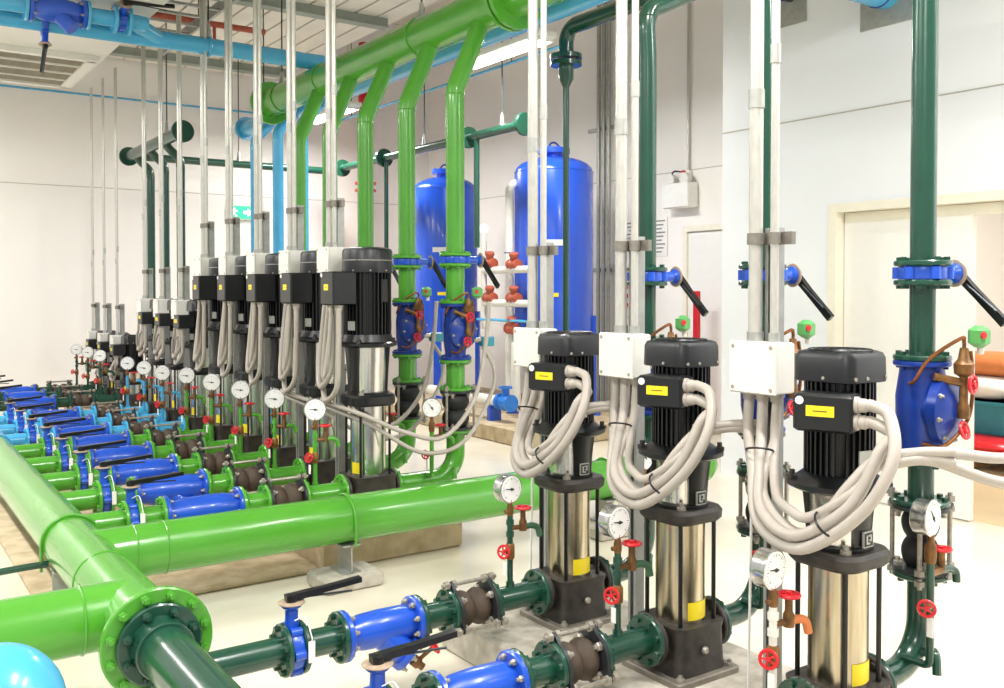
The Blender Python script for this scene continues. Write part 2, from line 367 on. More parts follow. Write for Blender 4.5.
def fin_motor(mb, y, z0, z1, r, n=34):
    mb.lathe([(r * .86, z0), (r * .86, z1)], (PX, y, 0), (0, 0, 1), 28)
    for k in range(n):
        t = 2 * PI * (k + .5) / n; d = V((math.cos(t), math.sin(t), 0)); c = V((PX, y, 0)) + d * (r * .91)
        mb.box((c.x, c.y, (z0 + z1) / 2), (r * .2, .006, z1 - z0), rot=t)
def build_pump(T, y, label):
    t = thing('vertical_pump', label, 'pump', (PX, y, T['z0']), 'vertical pumps, ' + GRP[T['k']])
    z0, zin = T['z0'], T['zin']; sr = T['sr']; b = sr + .035
    MB().rrect(PX, y, 2 * b + .06, 2 * b + .05, .015, [(z0, 0), (z0 + .018, 0), (z0 + .022, .004)]).build('base_plate', M['baseplate'], t)
    foot = MB().rrect(PX, y, 2 * b - .01, 2 * b - .01, .035, [(z0 + .02, -.006), (z0 + .05, 0), (T['bt'] - .03, .006), (T['bt'], 0)])
    foot.cyl((PX - .15, y, zin), (PX + .15, y, zin), T['pr'] + .012, 18)
    foot.lathe([(.022, 0), (.022, .02)], (PX - b + .02, y - b + .06, z0 + .02), (0, 0, 1), 8)
    fo = foot.build('base', M['iron'], t)
    for sx, sy in ((-1, -1), (1, -1), (-1, 1), (1, 1)):
        MB().lathe([(.015, 0), (.015, .012), (.008, .014), (.008, .022)], (PX + sx * (b - .0), y + sy * (b - .0), z0 + .02), (0, 0, 1), 6).build('anchor_bolt', M['bolt'], t)
    MB().lathe([(.014, 0), (.014, .008), (.009, .014)], (PX - b + .004, y, z0 + .10), (-1, 0, 0), 8).build('drain_plug', M['bolt'], fo)
    MB().lathe([(.014, 0), (.014, .008), (.009, .014)], (PX - .0, y - b + .006, z0 + .10), (0, -1, 0), 8).build('drain_plug', M['bolt'], fo)
    flange(t, (PX - .148, y, zin), (-1, 0, 0), T['fr'], .018, M['iron'], side=1, name='inlet_flange')
    flange(t, (PX + .148, y, zin), (1, 0, 0), T['fr'], .018, M['iron'], side=-1, name='outlet_flange')
    sl = MB().lathe([(sr, T['bt']), (sr, T['st'])], (PX, y, 0), (0, 0, 1), 40).build('stainless_sleeve', M['steel'] if T['k'] == 'front' else M['steelw'], t)
    # yellow warning label wrapped around the sleeve's near side, with a thin blue edge
    lz0, lz1 = T['bt'] + .012, min(T['bt'] + .075, T['st'] - .01)
    def wrap(a0, a1, za, zb, m, nm, par, rad):
        R = [[V((PX + rad * math.cos(a0 + (a1 - a0) * k / 10), y + rad * math.sin(a0 + (a1 - a0) * k / 10), z)) for k in range(11)] for z in (za, zb)]
        return MB().rings(R, close=False, cap0=False, cap1=False).build(nm, m, par)
    wrap(math.radians(T['lab'][0]), math.radians(T['lab'][1]), lz0, lz1, M['yellow'], 'warning_label', sl, sr + .0015)
    for sx, sy in ((-1, -1), (1, -1), (-1, 1), (1, 1)):
        q = (sr + .024) * .74
        MB().cyl((PX + sx * q, y + sy * q, T['bt'] - .02), (PX + sx * q, y + sy * q, T['st'] + .01), .0075, 8).build('tie_rod', M['black'], t)
    hr = sr + .036
    hb = MB().rrect(PX, y, 2 * hr, 2 * hr, hr * .55, [(T['st'] - .004, .014), (T['st'] + .008, .002), (T['hd'] - .012, 0), (T['hd'], .01)], n=6)
    hb.build('pump_head', M['iron'] if T['k'] == 'front' else M['black'], t)
    # lantern: two broad legs, coupling guard between
    ln = MB(); lr = T['lr']
    for s_ in (-1, 1):
        R = []
        for z, ww, rr in ((T['hd'] - .005, .58, lr * .88), ((T['hd'] + T['lt']) / 2, .6, lr * .94), (T['lt'], .66, lr * 1.03)):
            a0 = math.radians(T['la'] + (180 if s_ > 0 else 0))
            R.append([V((PX + rr * math.cos(a0 + q), y + rr * math.sin(a0 + q), z)) for q in (-ww, -ww / 2, 0, ww / 2, ww)] +
                     [V((PX + (rr - .03) * math.cos(a0 + q), y + (rr - .03) * math.sin(a0 + q), z)) for q in (ww, ww / 2, 0, -ww / 2, -ww)])
        ln.rings(R)
    ln.lathe([(lr * .95, T['hd'] - .006), (lr * .95, T['hd'] + .012)], (PX, y, 0), (0, 0, 1), 28)
    lo = ln.build('lantern', M['black'], t)
    MB().lathe([(lr * .80, T['hd'] + .01), (lr * .88, T['lt'] - .004)], (PX, y, 0), (0, 0, 1), 32).build('coupling_guard', M['steelw'], t)
    MB().lathe([(.016, 0), (.016, .015), (.009, .017), (.009, .03)], (PX - hr * .6, y - hr * .62, T['hd'] - .004), (0, 0, 1), 8).build('vent_plug', M['bolt'], t)
    if T['k'] == 'front':                    # square maker's plate on the near leg
        a0 = math.radians(-90); d = V((math.cos(a0), math.sin(a0), 0)); c = V((PX, y, T['hd'] + .038)) + d * (lr * .92 + .003)
        r3 = Matrix.Rotation(a0, 3, 'Z')
        lp = MB().box(c, (.006, .046, .046), rot=r3).build('maker_plate', M['zinc'], lo)
        mk = MB().box(c + d * .003, (.003, .038, .038), rot=r3); mk.build('plate_field', M['ink'], lo)
        sg = MB()
        for (yy, zz, sy_, sz_) in ((-.01, .0, .006, .026), (-.003, -.011, .014, .005), (.009, .004, .006, .02), (.003, .011, .012, .005), (.004, -.002, .008, .004)):
            sg.box(c + d * .005 + r3 @ V((0, yy, zz)), (.002, sy_, sz_), rot=r3)
        sg.build('plate_mark', M['zinc'], lo)
    mr = T['mr']
    fr_ = T['fo']
    MB().lathe([(fr_ - .02, T['lt'] - .006), (fr_, T['lt'] + .004), (fr_, T['lt'] + .018), (fr_ - .02, T['lt'] + .026), (mr + .002, T['mf'] + .01)], (PX, y, 0), (0, 0, 1), 36).build('motor_flange', M['black'], t)
    for k in range(4):
        a = math.radians(45 + 90 * k); MB().lathe([(.017, 0), (.017, .014), (.009, .016), (.009, .03)], (PX + math.cos(a) * (fr_ - .014), y + math.sin(a) * (fr_ - .014), T['lt'] + .016), (0, 0, 1), 6).build('flange_bolt', M['iron'], t)
    mb = MB(); fin_motor(mb, y, T['mf'] + .01, T['mt'], mr)
    mo = mb.build('motor', M['black'], t)
    for a in ((-100, -10) if T['k'] == 'front' else (-158, -10)):
        d = V((math.cos(math.radians(a)), math.sin(math.radians(a)), 0))
        MB().box(V((PX, y, T['mf'] + .06)) + d * (mr + .001), (.004, .05, .05), rot=math.radians(a)).build('rating_plate', M['zinc'], mo)
    if T['k'] == 'green':
        a = math.radians(-75); d = V((math.cos(a), math.sin(a), 0)); cc_ = V((PX, y, T['mt'] - .12)) + d * (mr + .006)
        MB().box(cc_, (.012, .045, .13), rot=a, bev=.004).build('lifting_lug', M['blackc'], mo)
    ch = T['ch']; ct = T['ct']; cb = T['mt'] - .022 if T['k'] != 'front' else T['mt'] - .026
    rad = .042 if T['k'] != 'green' else ch * .96
    cov = MB().rrect(PX, y, 2 * ch, 2 * ch, rad, [(cb, .004), (cb + .003, 0), (ct - .02, .002), (ct - .006, .01), (ct, .03)], n=7)
    co = cov.build('fan_cover', M['blackc'], t)
    gr = MB()
    for k in range(5): gr.torus((PX, y, ct + .001), (0, 0, 1), .018 + k * .018, .0022, 28, 5)
    gr.build('fan_grille', M['black'], co)
    if T['k'] == 'green':
        MB().torus((PX, y, (cb + ct) / 2), (0, 0, 1), ch - .0005, .0025, 40, 6).build('cover_seam', M['zinc'], co)
    for a in ((-170, -125, -100, -55, -10) if T['k'] != 'green' else (-150, -110, -70, -30)):
        d = V((math.cos(math.radians(a)), math.sin(math.radians(a)), 0))
        q = ch if T['k'] == 'green' else min(ch / max(abs(d.x), abs(d.y)), ch * 1.22)
        MB().lathe([(.006, 0), (.005, .005)], V((PX, y, cb + .014)) + d * (q - .002), d, 8).build('cover_screw', M['bolt'], co)
    # terminal box
    th = T['trot']; n_ = V((-math.cos(th), -math.sin(th), 0)); s_ = V((math.sin(th), -math.cos(th), 0))
    rm = Matrix((n_, s_, V((0, 0, 1)))).transposed()
    tz0, tz1 = T['tz']; depth = T['to'] + .05 - mr * .8; wd = T['tw']
    cc = V((PX, y, (tz0 + tz1) / 2)) + n_ * (mr * .8 + depth / 2)
    tb = MB().box(cc, (depth, wd, tz1 - tz0), rot=rm, bev=.008).build('terminal_box', M['blackc'], t)
    fc = cc + n_ * (depth / 2)
    ss = (.078, .03) if T['k'] != 'green' else (.055, .034)
    MB().box(fc + V((0, 0, .006)) - s_ * .005, (.003, ss[0], ss[1]), rot=rm).build('yellow_label', M['yellow'], tb)
    MB().box(fc + V((0, 0, .006)) - s_ * .005 + n_ * .001, (.003, ss[0] * .5, .003), rot=rm).build('label_text', M['bronze'], tb)
    MB().lathe([(.012, 0), (.012, .002)], fc - s_ * (wd / 2 - .02) + V((0, 0, (tz1 - tz0) / 2 - .02)), n_, 14).build('round_sticker', M['white'], tb)
    g = []
    if T['k'] == 'front':
        for zz in (.026, -.02):
            p = cc + s_ * (wd / 2 - .002) + V((0, 0, zz)) + n_ * .02
            MB().lathe([(.024, 0), (.024, .012), (.02, .014), (.02, .03), (.017, .034)], p, s_, 10).build('cable_gland', M['cable'], tb)
            g.append((p + s_ * .03, s_))
    else:
        for yy in (-.045, .045) if T['k'] == 'green' else (-.03, .03):
            p = cc + s_ * yy + n_ * .02 - V((0, 0, (tz1 - tz0) / 2 - .002))
            MB().lathe([(.026, 0), (.026, .012), (.021, .016), (.021, .032)], p, (0, 0, -1), 10).build('cable_gland', M['cable'], tb)
            g.append((p - V((0, 0, .03)), V((0, 0, -1))))
    T['glands'] = [(a - V((0, y, 0)), b_) for a, b_ in g]
    return t

def pipe_spool(T, y, x0, x1, name, label, m, cone=None, bolts='paint'):
    z = T['zin']; t = thing(name, label, 'pipe', (x0, y, z), GRP[T['k']] + ' pipe spools')
    th = .018; r = T['pr']
    mb = MB()
    if cone: mb.lathe([(r * cone, 0), (r * cone, .03), (r, x1 - x0 - .03), (r, x1 - x0)], (x0, y, z), (1, 0, 0), 22)
    else: mb.lathe([(r, 0), (r, x1 - x0)], (x0, y, z), (1, 0, 0), 22)
    mb.build('pipe', m, t)
    flange(t, (x0 + th / 2, y, z), (1, 0, 0), T['fr'], th, m, side=1)
    flange(t, (x1 - th / 2, y, z), (1, 0, 0), T['fr'], th, m, side=-1)
    return t
def butterfly(p, axis, neck, lever, fr, label, group, tagged=True, L=.27):
    a, nk, lv = V(axis).normalized(), V(neck).normalized(), V(lever).normalized(); p = V(p)
    t = thing('butterfly_valve', label, 'valve', p, group)
    mb = MB().lathe([(fr * .84, -.021), (fr * .86, -.017), (fr * .86, .017), (fr * .84, .021)], p, a, 26)
    _, u, w_ = basis(a)
    for k in range(6):
        q = PI / 6 + k * PI / 3; d = u * math.cos(q) + w_ * math.sin(q)
        mb.cyl(p + d * fr * .84 - a * .019, p + d * fr * .84 + a * .019, .017, 10)
    mb.build('wafer_body', M['royal'], t)
    top = p + nk * (fr + .065)
    MB().lathe([(.027, fr * .7), (.022, fr + .02), (.022, fr + .045), (.034, fr + .055), (.034, fr + .065)], p, nk, 14).build('neck', M['royal'], t)
    MB().lathe([(.044, 0), (.046, .003), (.044, .006)], top, nk, 20).build('notch_plate', M['rust'], t)
    lb = MB().lathe([(.02, .004), (.02, .028), (.014, .032)], top, nk, 12)
    c0 = top + nk * .02 - lv * .02
    lb.bar(c0, c0 + lv * L * .45 + nk * .004, .03, .022, nk, .024); lb.bar(c0 + lv * L * .43 + nk * .004, c0 + lv * L + nk * .012, .026, .018, nk, .028)
    lo = lb.build('lever', M['black'], t)
    MB().cyl(c0 + lv * .07 - nk * .008, c0 + lv * L * .85 - nk * .016 + lv.cross(nk) * .02, .004, 6).build('latch_rod', M['plate'], lo)
    if tagged:
        s_ = nk.cross(lv)
        q0 = top - nk * .05; tgp = p + s_ * -(fr * 1.12) + nk * (fr * .15) + a * .035
        MB().tube(smooth([q0 - s_ * .03, q0 - s_ * .05 + a * .03 + nk * .01, tgp + nk * .05, tgp + nk * .035], 5), .0022, 5).build('tag_string', M['white'], t)
        MB().box(tgp, (.022, .004, .07)).build('tag', M['paper'], t)
    return t
def joint(p0, p1, r, fr, rub, label, group, rods=3, steel_bolts=False):
    p0, p1 = V(p0), V(p1); a = (p1 - p0).normalized(); L = (p1 - p0).length
    t = thing('rubber_expansion_joint', label, 'expansion joint', p0, group)
    th = .014; pr = []
    R = r * 1.45
    n = 18
    for k in range(n + 1):
        q = k / n; pr.append((r * 1.02 + (R - r) * abs(math.sin(2 * PI * q)) ** .8, th + q * (L - 2 * th)))
    MB().lathe(pr, p0, a, 26).build('rubber_body', rub, t)
    _, u, w_ = basis(a)
    for c, sd in ((p0 + a * th / 2, 1), (p1 - a * th / 2, -1)):
        mb = MB(); pts = []
        for k in range(48):                 # ring plate with ears for the tie rods
            q = 2 * PI * k / 48; e = max(0, math.cos(rods * q)) ** 6
            pts.append((u * math.cos(q) + w_ * math.sin(q)) * (fr * (.98 + .30 * e)))
        mb.rings([[c - a * th / 2 + d for d in pts], [c + a * th / 2 + d for d in pts]])
        fo = mb.build('flange_plate', M['plate'], t)
        bolts_obj(fo, c + a * sd * th / 2, a * sd, fr * .78, 4 if not steel_bolts else 8, PI / 4, scale=1.15 if steel_bolts else 1.4)
    for k in range(rods):
        q = 2 * PI * k / rods; d = (u * math.cos(q) + w_ * math.sin(q)) * fr * 1.13; mb = MB()
        mb.cyl(p0 - a * .035 + d, p1 + a * .035 + d, .008, 8)
        for c in (p0 - a * .016, p0 + a * .016, p1 - a * .016, p1 + a * .016): mb.cyl(c + d - a * .008, c + d + a * .008, .017, 6)
        mb.build('tie_rod', M['bolt'], t)
    return t
def strainer(T, y, x0, x1, label):
    z = T['zin']; t = thing('y_strainer', label, 'strainer', (x0, y, z), 'blue strainers, ' + GRP[T['k']])
    r = T['pr']; L = x1 - x0; fr = T['fr']; th = .02
    mb = MB().lathe([(r * 1.1, 0), (r * 1.1, L * .12), (r * 1.34, L * .26), (r * 1.4, L * .5), (r * 1.36, L * .8), (r * 1.2, L * .9), (r * 1.15, L)], (x0, y, z), (1, 0, 0), 24)
    mb.build('body', M['royal'], t)
    for x, sd in ((x0 + th / 2, 1), (x1 - th / 2, -1)):
        o = flange(t, (x, y, z), (1, 0, 0), fr, th, M['royal'], bolts='no')
        bolts_obj(o, (x + sd * th / 2, y, z), (sd, 0, 0), fr * .8, 8 if T['k'] == 'front' else 6, .39)
    d = V((.62, -.30, -.60)).normalized(); o_ = V((x0 + L * .45, y, z)); ll = min(.165, (z - .075) / .6)
    lg = MB().lathe([(r * 1.1, 0), (r * 1.0, ll - .03)], o_, d, 20).build('screen_leg', M['royal'], t)
    co = MB().lathe([(r * 1.35, ll - .032), (r * 1.35, ll - .012), (r * 1.3, ll - .008)], o_, d, 20).build('leg_cover', M['royal'], t)
    bolts_obj(co, o_ + d * (ll - .01), d, r * 1.1, 6)
    if T['k'] == 'front':
        q = o_ + d * (ll - .01); MB().lathe([(.016, 0), (.016, .02), (.021, .024), (.021, .05), (.014, .054), (.014, .07)], q, d, 10).build('blowdown_valve', M['bronze'], t)
        MB().cyl(q + d * .038, q + d * .038 + V((.05, -.03, .05)), .008, 8).build('valve_stem', M['bronze'], t)
        wheel(t, q + d * .038 + V((.055, -.033, .055)), (.6, -.4, .6), .026)
    return t
def gauge(p, n, R, parent, needle=2.9):
    n = V(n).normalized(); p = V(p); _, u, w_ = basis(n)
    co = MB().lathe([(R * .9, -.045), (R, -.04), (R, -.004), (R * 1.05, 0), (R * 1.05, .006), (R * .96, .007)], p, n, 30).build('gauge_case', M['chrome'], parent)
    MB().lathe([(R * .95, 0), (R * .95, .0085)], p, n, 30).build('dial', M['dial'], co)
    tk = MB()
    for k in range(25):
        q = math.radians(225 - 270 * k / 24); d = w_ * math.cos(q) * -1 + u * math.sin(q)
        l = .16 if k % 4 == 0 else .09
        tk.bar(p + n * .0092 + d * R * (.84 - l), p + n * .0092 + d * R * .84, .0022 if k % 4 == 0 else .0012, .001, n)
    tk.build('dial_ticks', M['inkgrey'], co)
    d = w_ * math.cos(needle) * -1 + u * math.sin(needle)
    MB().bar(p + n * .0098 - d * R * .25, p + n * .0098 + d * R * .6, .006, .0012, n, .002).lathe([(.006, .009), (.006, .0115)], p, n, 10).build('needle', M['ink'], co)
def gauge_set(T, y, label, spout='dgreen', p=None, n=None):
    x, gz = T['gx'], T['gz']; z = T['zin'] + T['pr'] - .004
    t = thing('pressure_gauge', label, 'pressure gauge', (x, y, z), GRP[T['k']] + ' pressure gauges')
    pm = M[T['paint']]
    R = .054 if T['k'] == 'front' else .058
    gauge((x, y, gz), T['gn'], R, t, 3.0)
    h = gz - R - z
    st = MB().lathe([(.0115, 0), (.0115, h * .38)], (x, y, z), (0, 0, 1), 12).lathe([(.017, 0), (.017, .02)], (x, y, z), (0, 0, 1), 8)
    st.lathe([(.0115, h * .5), (.0115, h * .86), ], (x, y, z), (0, 0, 1), 12).lathe([(.016, h * .60), (.016, h * .66)], (x, y, z), (0, 0, 1), 10).lathe([(.016, h * .74), (.016, h * .80)], (x, y, z), (0, 0, 1), 10)
    st.build('riser_pipe', pm, t)
    zb = z + h * .40
    MB().lathe([(.017, -.02), (.019, -.01), (.019, .03), (.014, .04)], (x, y, zb), (0, 0, 1), 10).cyl((x, y, zb), (x - .04, y - .02, zb + .015), .011, 8).build('isolating_valve', M['bronze'], t)
    wheel(t, (x - .048, y - .024, zb + .018), (-.9, -.45, .2), .024, M['red'])
    MB().box((x - .045, y - .03, zb - .045), (.004, .02, .05)).build('valve_tag', M['paper'], t)
    MB().lathe([(.012, h * .85), (.014, h * .88), (.014, h * .94), (.009, h * 1.0), (.009, h + .012)], (x, y, z), (0, 0, 1), 10).cyl((x, y, z + h * .9), (x - .025, y, z + h * .9), .008, 8).build('gauge_cock', M['bronze'], t)
    zs = z + h * .70
    MB().cyl((x, y, zs), (x + .05, y - .01, zs), .010, 8).lathe([(.016, -.015), (.016, .02), (.011, .03), (.011, .07)], (x + .055, y - .01, zs), (0, 0, 1), 10).build('bleed_cock', M['bronze'], t)
    wheel(t, (x + .055, y - .01, zs + .075), (0, 0, 1), .029, M['red'])
    MB().tube(smooth([(x + .055, y - .01, zs), (x + .095, y - .015, zs), (x + .12, y - .018, zs - .012), (x + .13, y - .02, zs - .045)], 4), .0125, 10).build('spout', M[spout], t)
    return t
def control_valve(T, y, label):
    x = T['rx']; z0, z1 = T['cv']; t = thing('control_valve', label, 'valve', (x, y, z0), 'discharge control valves, ' + GRP[T['k']])
    r = T['rr']; fr = (T['fr'] + .002) * (.84 if T['k'] == 'green' else 1); zc = (z0 + z1) / 2; pm = M[T['paint']]
    MB().lathe([(fr * .8, z0 + .018), (fr * .74, z0 + .04), (fr * .86, zc - .06), (fr * .88, zc + .04), (fr * .78, z1 - .05), (fr * .74, z1 - .018)], (x, y, 0), (0, 0, 1), 26).build('body', M['royald'], t)
    flange(t, (x, y, z0 + .009), (0, 0, 1), T['fr'], .018, M['royald'], side=1, name='body_flange', br=.009)
    flange(t, (x, y, z1 - .009), (0, 0, 1), T['fr'], .018, M['royald'], side=-1, name='body_flange', br=.009)
    ax = V((.12, -.99, .0)).normalized(); c = V((x, y, zc + .0))
    bo = MB().lathe([(fr * .8, fr * .3), (fr * .95, fr * .6), (fr * 1.2, fr * .66), (fr * 1.2, fr * .98), (fr * 1.1, fr * 1.03), (fr * .6, fr * 1.22), (fr * .2, fr * 1.3)], c, ax, 28).build('bonnet', M['royald'], t)
    bolts_obj(bo, c + ax * fr * .99, ax, fr * 1.06, 8, .2, scale=.8)
    # pilot circuit
    q = c + ax * (fr * 1.45); q.z = zc + .03; e = V((1, 0, 0))
    MB().cyl(c + ax * fr * 1.2, q, .011, 8).lathe([(.018, -.05), (.02, -.02), (.013, 0), (.013, .08), (.028, .09), (.03, .12), (.018, .135), (.012, .17)], q, (0, 0, 1), 12).build('pilot_valve', M['bronze'], t)
    MB().tube(smooth([q + V((0, 0, .165)), q + V((0, 0, .19)), q + V((-.02, 0, .2)), V((x - .06, y - .06, z1 + .01)), V((x - .09, y - .03, z1 - .06)), V((x - .07, y, z1 - .07))], 5), .006, 8).build('pilot_tube', M['copper'], t)
    MB().tube(smooth([q + V((.02, -.01, .16)), q + V((.03, -.01, .1)), q + V((.03, -.01, 0)), q + V((.01, 0, -.07)), V((x - .04, y - .10, z0 + .05)), V((x - .06, y - .04, z0 + .05))], 5), .006, 8).build('pilot_tube', M['copper'], t)
    MB().cyl((x - .05, y - .07, z1 - .045), q + V((0, 0, .06)), .013, 8).build('needle_valve', M['bronze'], t)
    wheel(t, q + V((-.01, -.035, .06)), (.1, -1, 0), .026); wheel(t, q + V((-.01, -.01, -.085)), (.1, -1, .3), .026)
    so = MB().box(q + V((.05, -.02, .205)), (.06, .055, .068), bev=.014).build('solenoid', M['pale'], t)
    MB().lathe([(.011, 0), (.011, .006)], q + V((.03, -.043, .21)), (-.2, -1, 0), 10).build('red_button', M['red'], so)
    MB().lathe([(.011, 0), (.010, .025)], q + V((.06, -.02, .175)), (0, 0, -1), 10).build('solenoid_gland', M['pvc'], so)
    return t
CR = dict(front=((.04, .0225), (-.035, .0135)), green=((.032, .0235), (-.03, .0125)), blue=((.026, .018), (-.024, .010)), far=((.022, .013), (-.02, .008)))
def post(T, y, label):
    x, yy = T['jx'], y + T['jy']; t = thing('cable_post', label, 'post', (x, yy, 0), 'cable posts, ' + GRP[T['k']])
    zb = T['z0'] if T['k'] != 'front' else .15
    if T['k'] == 'front' and False: zb = 0
    MB().box((x, yy, zb + .006), (.11, .11, .012)).build('foot_plate', M['strut'], t)
    st = MB()
    st.box((x + .02, yy, (zb + T['post']) / 2), (.003, .042, T['post'] - zb))
    for s_ in (-1, 1): st.box((x, yy + s_ * .02, (zb + T['post']) / 2), (.042, .003, T['post'] - zb)); st.box((x - .02, yy + s_ * .015, (zb + T['post']) / 2), (.003, .012, T['post'] - zb))
    st.build('strut_channel', M['strut'], t)
    zk = T['post'] - .035
    MB().box((x - .015, yy - .01, zk), (.02, .15, .04)).build('bracket', M['bracket'], t)
    for dy, r in CR[T['k']]:
        MB().lathe([(r + .006, -.018), (r + .006, .018)], (x - .045, yy + dy, zk), (0, 0, 1), 14).build('conduit_clamp', M['bracket'], t)
    return t
def conduits(T, y, label_a, label_b):
    x, yy = T['jx'] - .045, y + T['jy']; top = 3.8 if T['k'] in ('far', 'blue') else 4.2; out = []
    zb = T['jz'][1]
    for (dy, r), lab in zip(CR[T['k']], (label_a, label_b)):
        t = thing('conduit', lab, 'conduit', (x, yy + dy, zb), 'vertical conduits, ' + GRP[T['k']])
        MB().cyl((x, yy + dy, zb), (x, yy + dy, top), r, 14).build('tube', M['conduit'], t)
        MB().lathe([(r + .005, 0), (r + .005, .03)], (x, yy + dy, zb), (0, 0, 1), 14).build('lock_nut', M['zinc'], t)
        cz = zb + (.75 if dy > 0 else .88)
        MB().lathe([(r + .0035, 0), (r + .0035, .06)], (x, yy + dy, cz), (0, 0, 1), 14).build('coupling', M['zinc'], t)
        out.append(t)
    return out
def jbox(T, y, label):
    x, yy = T['jx'] - .055, y + T['jy']; z0, z1 = T['jz']; t = thing('junction_box', label, 'junction box', (x, yy, z0), 'junction boxes, ' + GRP[T['k']])
    zc = (z0 + z1) / 2; w_ = .18
    dx_ = .09 if T['k'] == 'front' else .125; x += (dx_ - .09) / 2; w_ = .18 if T['k'] == 'front' else .15
    MB().box((x, yy, zc), (dx_, w_, z1 - z0), bev=.005).build('enclosure', M['boxw'], t)
    x -= (dx_ - .09) / 2 + (dx_ - .09) * 0
    lid = MB().box((x - .05, yy, zc), (.012, w_ + .006, z1 - z0 + .006), bev=.004).build('lid', M['boxw'], t)
    for sy in (-1, 1):
        for sz in (-1, 1):
            MB().lathe([(.007, 0), (.006, .003)], (x - .056, yy + sy * (w_ / 2 - .014), zc + sz * ((z1 - z0) / 2 - .014)), (-1, 0, 0), 8).build('lid_screw', M['bolt'], lid)
    for k in (-.055, 0, .055):
        MB().lathe([(.024, 0), (.024, .012), (.02, .014), (.02, .028)], (x, yy + k, z0), (0, 0, -1), 10).build('cable_gland', M['cable'], t)
    return t
def cable_loop(T, y, label):
    jx, jy, z0 = T['jx'] - .055, T['jy'], T['jz'][0] - .025
    t = thing('power_cable_loop', label, 'cable', (jx, y + jy, z0), 'looped grey cables, ' + GRP[T['k']])
    r = T['cr']; k = T['k']; ties = []
    for i, (g, d) in enumerate(T['glands']):
        e = V((jx, jy + (.055 if i == 0 else 0), z0)); o = (i - .5) * .045
        if k == 'front':
            pts = [g, g + d * .02, g + V((.005, -.07 - .01 * i, -.025)), V((2.25 + o * .3, -.25 + o, 1.05 + o * .5)), V((2.2 + o * .3, -.19 + o * .8, .90 + o * .4)), V((2.17, -.03 + o * .3, .785 + o * .75)), V((2.2, .45 * jy - o * .3, .82 + o * .8)),
                   V((2.29, .78 * jy - o * .6, .94)), e + V((-.02, -.012, -.1)), e]
        elif k == 'green':
            zb = .86 if i else .93; m_ = (g.y + e.y) / 2
            pts = [g, g + V((0, 0, -.12)), V((g.x, g.y + .005, 1.12)), V((g.x, g.y + .03, zb + .08)), V((2.2, m_, zb)), V((2.24, e.y - .03, zb + .08)), V((e.x - .04, e.y, 1.15)), e + V((-.01, 0, -.12)), e]
        elif k == 'blue':
            zb = .86 if i else .91; m_ = (g.y + e.y) / 2
            pts = [g, g + V((0, 0, -.08)), V((g.x, g.y + .02, zb + .08)), V((2.22, m_, zb)), V((2.26, e.y - .03, zb + .08)), e + V((-.01, 0, -.1)), e]
        else:
            pts = [g, g + V((0, 0, -.07)), V((g.x, .1 + o, .58 + o)), V((2.22, .2 + o, .56 + o)), V((2.24, .26 + o * .5, .64)), e + V((0, 0, -.07)), e]
        S = smooth([V(p) + V((0, y, 0)) for p in pts], 7); MB().tube(S, r, 10).build('cable', M['cable'], t)
    if k in ('front', 'green', 'blue'):          # slack cables that share the loop
        for i in range(1 if k != 'front' else 2):
            e = V((jx, jy - .055, z0)); zz = {'front': .80, 'green': .93, 'blue': .90}[k]
            if k == 'front':
                pts = [e, e + V((-.01, 0, -.12)), V((2.26, .6 * jy - .05 * i, .89)), V((2.2, .16 * jy - .03 * i, zz + .02 + .04 * i)), V((2.19, -.06, .82 + .04 * i)), V((2.22, -.15 - .03 * i, .95)), V((2.28, -.2, 1.03 - .02 * i)),
                       V((2.36, -.26, 1.05 - .012 * i)), V((2.44, -.33, 1.055 - .03 * i))]
            else:
                pts = [e, e + V((0, 0, -.10)), V((2.24, .2, zz + .16)), V((2.2, .13, zz + .06)), V((2.18, .05, zz + .16)), V((2.18, .01, T['tz'][0] - .06)), V((2.18, .0, T['tz'][0] + .004))]
            MB().tube(smooth([V(p) + V((0, y, 0)) for p in pts], 7), r * (.85 if k == 'front' else .8), 10).build('cable', M['cable'], t)
    if k == 'front':
        for c, a in (((2.19, y - .115, .85), (0, .6, -.6)), ((2.325, y + .83 * jy, .99), (.3, .2, 1))):
            MB().torus(c, a, .042, .0035, 20, 6).build('cable_tie', M['black'], t)
        MB().tube(smooth([(jx + .03, y + jy + .07, z0 + .02), (jx + .03, y + jy + .07, .7), (jx + .02, y + jy + .07, .17)], 4), .0045, 6).build('earth_wire', M['white'], t)
    return t
